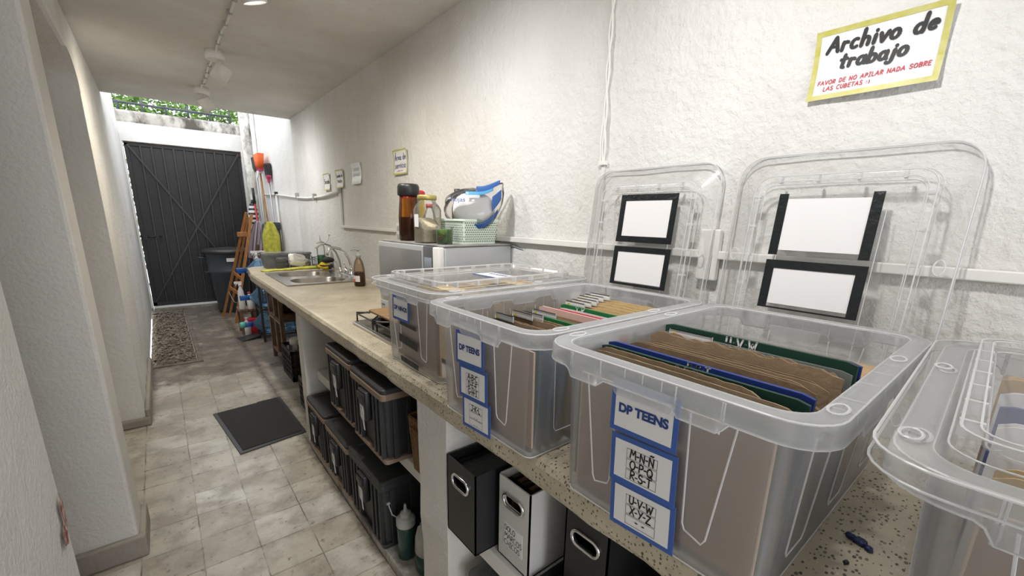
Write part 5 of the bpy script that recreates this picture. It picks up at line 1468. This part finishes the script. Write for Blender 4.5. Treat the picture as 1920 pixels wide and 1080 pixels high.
st = thing('mop_caddy', 'dark grey caddy stand in the yard corner with cloths hung on it', 'caddy', (1.20, 6.55, 0))
mb = MB().box(-.05, .07, -.07, .07, 0, 1.22); mb.build('stand', M_panel, st, bevel=.006)
MB().rbox(-.085, .075, -.09, .09, 1.21, 1.30, .012).build('head', M_bin, st)
MB().tube([(-.075, -.085, .7), (-.055, -.10, 1.18)], .012, 8).build('wooden_stick', M_wood, st)
def hung(name, label, x, y, ztop, zlow, w, m, seed, shift=0., stripes=False):
    t = thing(name, label, 'cloth', (x, y, ztop), math.radians(66)); r = random.Random(seed); n = 18; mm = 12; L = []
    for k in range(n+1):
        f = k/n; z = -(ztop-zlow)*f; ww = w*(.32+.68*min(1, f*2.6)**.7)*(1-.25*max(0, f-.75)*2)
        row = []
        for i in range(mm+1):
            u = -1+2*i/mm
            row.append((.018*math.sin(u*7+seed+f*1.5)*(.4+f) + shift*f*-.4 - .03*math.sin(PI*min(1, f*3))*0, u*ww/2 + shift*f, z + .02*math.sin(u*5+seed)*f))
        L.append(row)
    mb = MB(); mb.loft(L, 0, True, False, False, False)
    if stripes:
        for k, mi in enumerate(mb.f):
            if (k % mm) in (2, 5, 8, 11): mb.mi[k] = 1
    mb.build('cloth', [m, M_stripe], t, solid=.006)
hung('yellow_towel', 'bright yellow towel hanging in the yard corner', 1.135, 6.40, 1.31, .84, .20, M_yelcloth, 2)
hung('striped_towel', 'lilac striped towel hanging left of the bright yellow towel', 1.075, 6.84, 1.31, .80, .17, M_lilac, 4, .09, True)
hung('grey_cloth', 'blue grey cloth hanging between the striped and the yellow towel', 1.105, 6.62, 1.28, .90, .11, M_greyc, 6)

def spray(name, label, x, y, z, h, m, capm, trig=True):
    t = thing(name, label, 'bottle', (x, y, z))
    MB().lathe([(.036, 0), (.042, .008), (.042, h*.5), (.034, h*.68), (.016, h*.8), (.015, h*.86)], 18, sx=.8).build('bottle', m, t)
    mb = MB().lathe([(.018, h*.84), (.018, h*.90), (.012, h*.93)], 12)
    if trig: mb.box(-.055, .02, -.011, .011, h*.92, h); mb.tube([(-.03, 0, h*.93), (-.042, 0, h*.85)], .005, 6)
    mb.build('trigger_cap' if trig else 'cap', capm, t); return t
spray('spray_bottle', 'white spray bottle standing left of the middle water jug', .655, 5.86, .30, .33, M_white, M_white)
ts = thing('side_stool', 'low dark stool behind the water jugs carrying cleaning bottles', 'stool', (.70, 5.93, 0))
MB().box(-.09, .09, -.12, .14, .27, .30).build('seat', M_brownwood, ts, bevel=.005)
for x in (-.07, .07):
    for y in (-.10, .12): MB().box(x-.015, x+.015, y-.015, y+.015, 0, .27).build('leg', M_brownwood, ts)
spray('cleaner_bottle', 'white bottle with a red cap between the spray bottle and the jugs', .735, 5.84, .30, .22, M_white, M_red, False)
spray('cleaner_bottle', 'white bottle with a lilac label on the floor left of the jugs', .665, 5.74, 0, .24, M_white, M_lilac, False)
rgb = thing('cleaning_packet', 'red and white cleaning packet on the floor behind the lowest jug', 'packet', (.73, 5.78, 0), .3)
MB().rbox(-.08, .08, -.045, .045, 0, .20, .012).build('pack', M_red, rgb); MB().box(-.083, -.079, -.03, .03, .08, .17).build('white_panel', M_paper, rgb)
dp = thing('dustpan', 'dark dustpan lying on the floor under the lowest jug neck', 'dustpan', (.66, 5.60, 0), .2)
mb = MB().loft([[(-.11, y, z) for y, z in ((-.10, 0), (.10, 0), (.10, .006), (-.10, .006))], [(.09, y, z) for y, z in ((-.08, 0), (.08, 0), (.08, .035), (-.08, .035))]], 0); mb.build('pan', M_black, dp)
MB().tube([(.09, 0, .02), (.2, 0, .03)], .011, 8).build('handle', M_black, dp)
for k, (x, y) in enumerate(((.86, 5.86), (.93, 5.86))):
    spray('spray_bottle', ['spray bottle with white trigger showing above the top jug, left one', 'spray bottle with white trigger showing above the top jug, right one'][k], x, y, .64, .34, M_white, M_white)
sh2 = thing('back_shelf', 'low dark shelf unit behind the water jug rack', 'shelf', (1.02, 5.90, 0))
MB().box(-.2, .25, -.10, .12, .61, .64).build('top', M_panel, sh2)
for x in (-.19, .24):
    for y in (-.09, .11): MB().box(x-.012, x+.012, y-.012, y+.012, 0, .61).build('leg', M_panel, sh2)

# ------------------------------------------------------------------ under the far end of the counter
cs = thing('wooden_shelf', 'brown open wooden shelf unit under the far end of the counter', 'shelf', (.745, 4.50, 0))
H_ = .66
for y in (-.25, .24):
    for x in (0, .42): MB().box(x, x+.035, y-.018, y+.018, 0, H_).build('leg', M_brownwood, cs, bevel=.003)
MB().box(0, .03, -.018-.02, .018-.02, .09, H_).build('leg', M_brownwood, cs, bevel=.003)
for z in (.09, .44): MB().box(0, .45, -.25, .24, z, z+.025).build('shelf_board', M_brownwood, cs, bevel=.003)
MB().box(0, .03, -.25, .24, .425, .455).build('rail', M_palewood, cs, bevel=.003)
dc = thing('cloth_bundle', 'dark brown cloth bundle stuffed on the top of the wooden shelf', 'cloth', (.95, 4.62, .468))
mb = MB(); mb.loft(blob(.20, .125, .12, seed=8, jit=.10, p=3.5), 0, True); dd = mb.build('bundle', M_dkcloth, dc, subd=1); dd.location = (-.0, 0, .12)
def crate(label, x, y, zb, w, dpt, h):
    t = thing('plastic_crate', label, 'crate', (x, y, zb), 0, 'black crates under the counter')
    mb = MB(); H = w/2
    mb.box(0, dpt, -H, H, 0, .012)
    for z in (.012, h-.03): mb.box(0, .012, -H, H, z, z+.03); mb.box(dpt-.012, dpt, -H, H, z, z+.03); mb.box(0, dpt, -H, -H+.012, z, z+.03); mb.box(0, dpt, H-.012, H, z, z+.03)
    n = 8
    for k in range(n+1):
        y_ = -H + w*k/n
        mb.box(0, .010, y_-.006, y_+.006, 0, h-.01) if 0 < k < n else mb.box(0, .02, max(-H, y_-.012), min(H, y_+.012), 0, h)
    for k in range(1, 6):
        x_ = dpt*k/6; mb.box(x_-.006, x_+.006, -H, -H+.010, 0, h-.01); mb.box(x_-.006, x_+.006, H-.010, H, 0, h-.01)
    for z in (.08, .13, .18):
        if z < h-.03: mb.box(0, .010, -H, H, z-.005, z+.005); mb.box(0, dpt, -H, -H+.010, z-.005, z+.005)
    mb.build('lattice', M_black, t); return t
crate('black lattice crate holding jars in front of the wooden shelf', .725, 4.02, 0.002, .36, .42, .27)
crate('black crate on the floor just behind the far white pier', .665, 3.16, 0.002, .34, .42, .24)
j = thing('food_jar', 'glass jar with a white lid standing in the lattice crate', 'jar', (.83, 4.10, .014))
MB().lathe([(.05, 0), (.055, .01), (.055, .24), (.045, .26)], 22).build('glass', M_glass, j); MB().lathe([(.05, .255), (.052, .26), (.052, .30), (.046, .306)], 22).build('lid', M_white, j)
for k, (x, y, m) in enumerate(((.80, 3.93, M_dkcloth), (.93, 4.0, M_black))):
    t = thing('stored_bottle', ['brown round bottle lying among the jars in the lattice crate', 'black bottle at the back of the lattice crate'][k], 'bottle', (x, y, .014))
    MB().lathe([(.045, 0), (.05, .01), (.05, .16), (.02, .21), (.02, .24)], 18).build('bottle', m, t)

# ------------------------------------------------------------------ floor mat
fm = thing('floor_mat', 'black ribbed rubber mat lying askew on the tiled floor', 'mat', (.366, 3.175, 0))
mb = MB()
P = [(.124, 3.513), (.40, 3.548), (.415, 3.562), (.568, 3.575), (.585, 2.845), (.199, 2.782)]
P = [(x-.366, y-3.175) for x, y in P][::-1]
mb.loft([[(x, y, 0.0005) for x, y in P], [(x, y, .006) for x, y in P]], 0); mb.build('edge_border', M_black, fm, bevel=.002)
cx = sum(p[0] for p in P)/6; cy = sum(p[1] for p in P)/6
Q = [(cx+(x-cx)*.90, cy+(y-cy)*.93) for x, y in P]
mb = MB().loft([[(x, y, .006) for x, y in Q], [(x, y, .009) for x, y in Q]], 0)
mb.build('ribbed_centre', M_mat, fm)
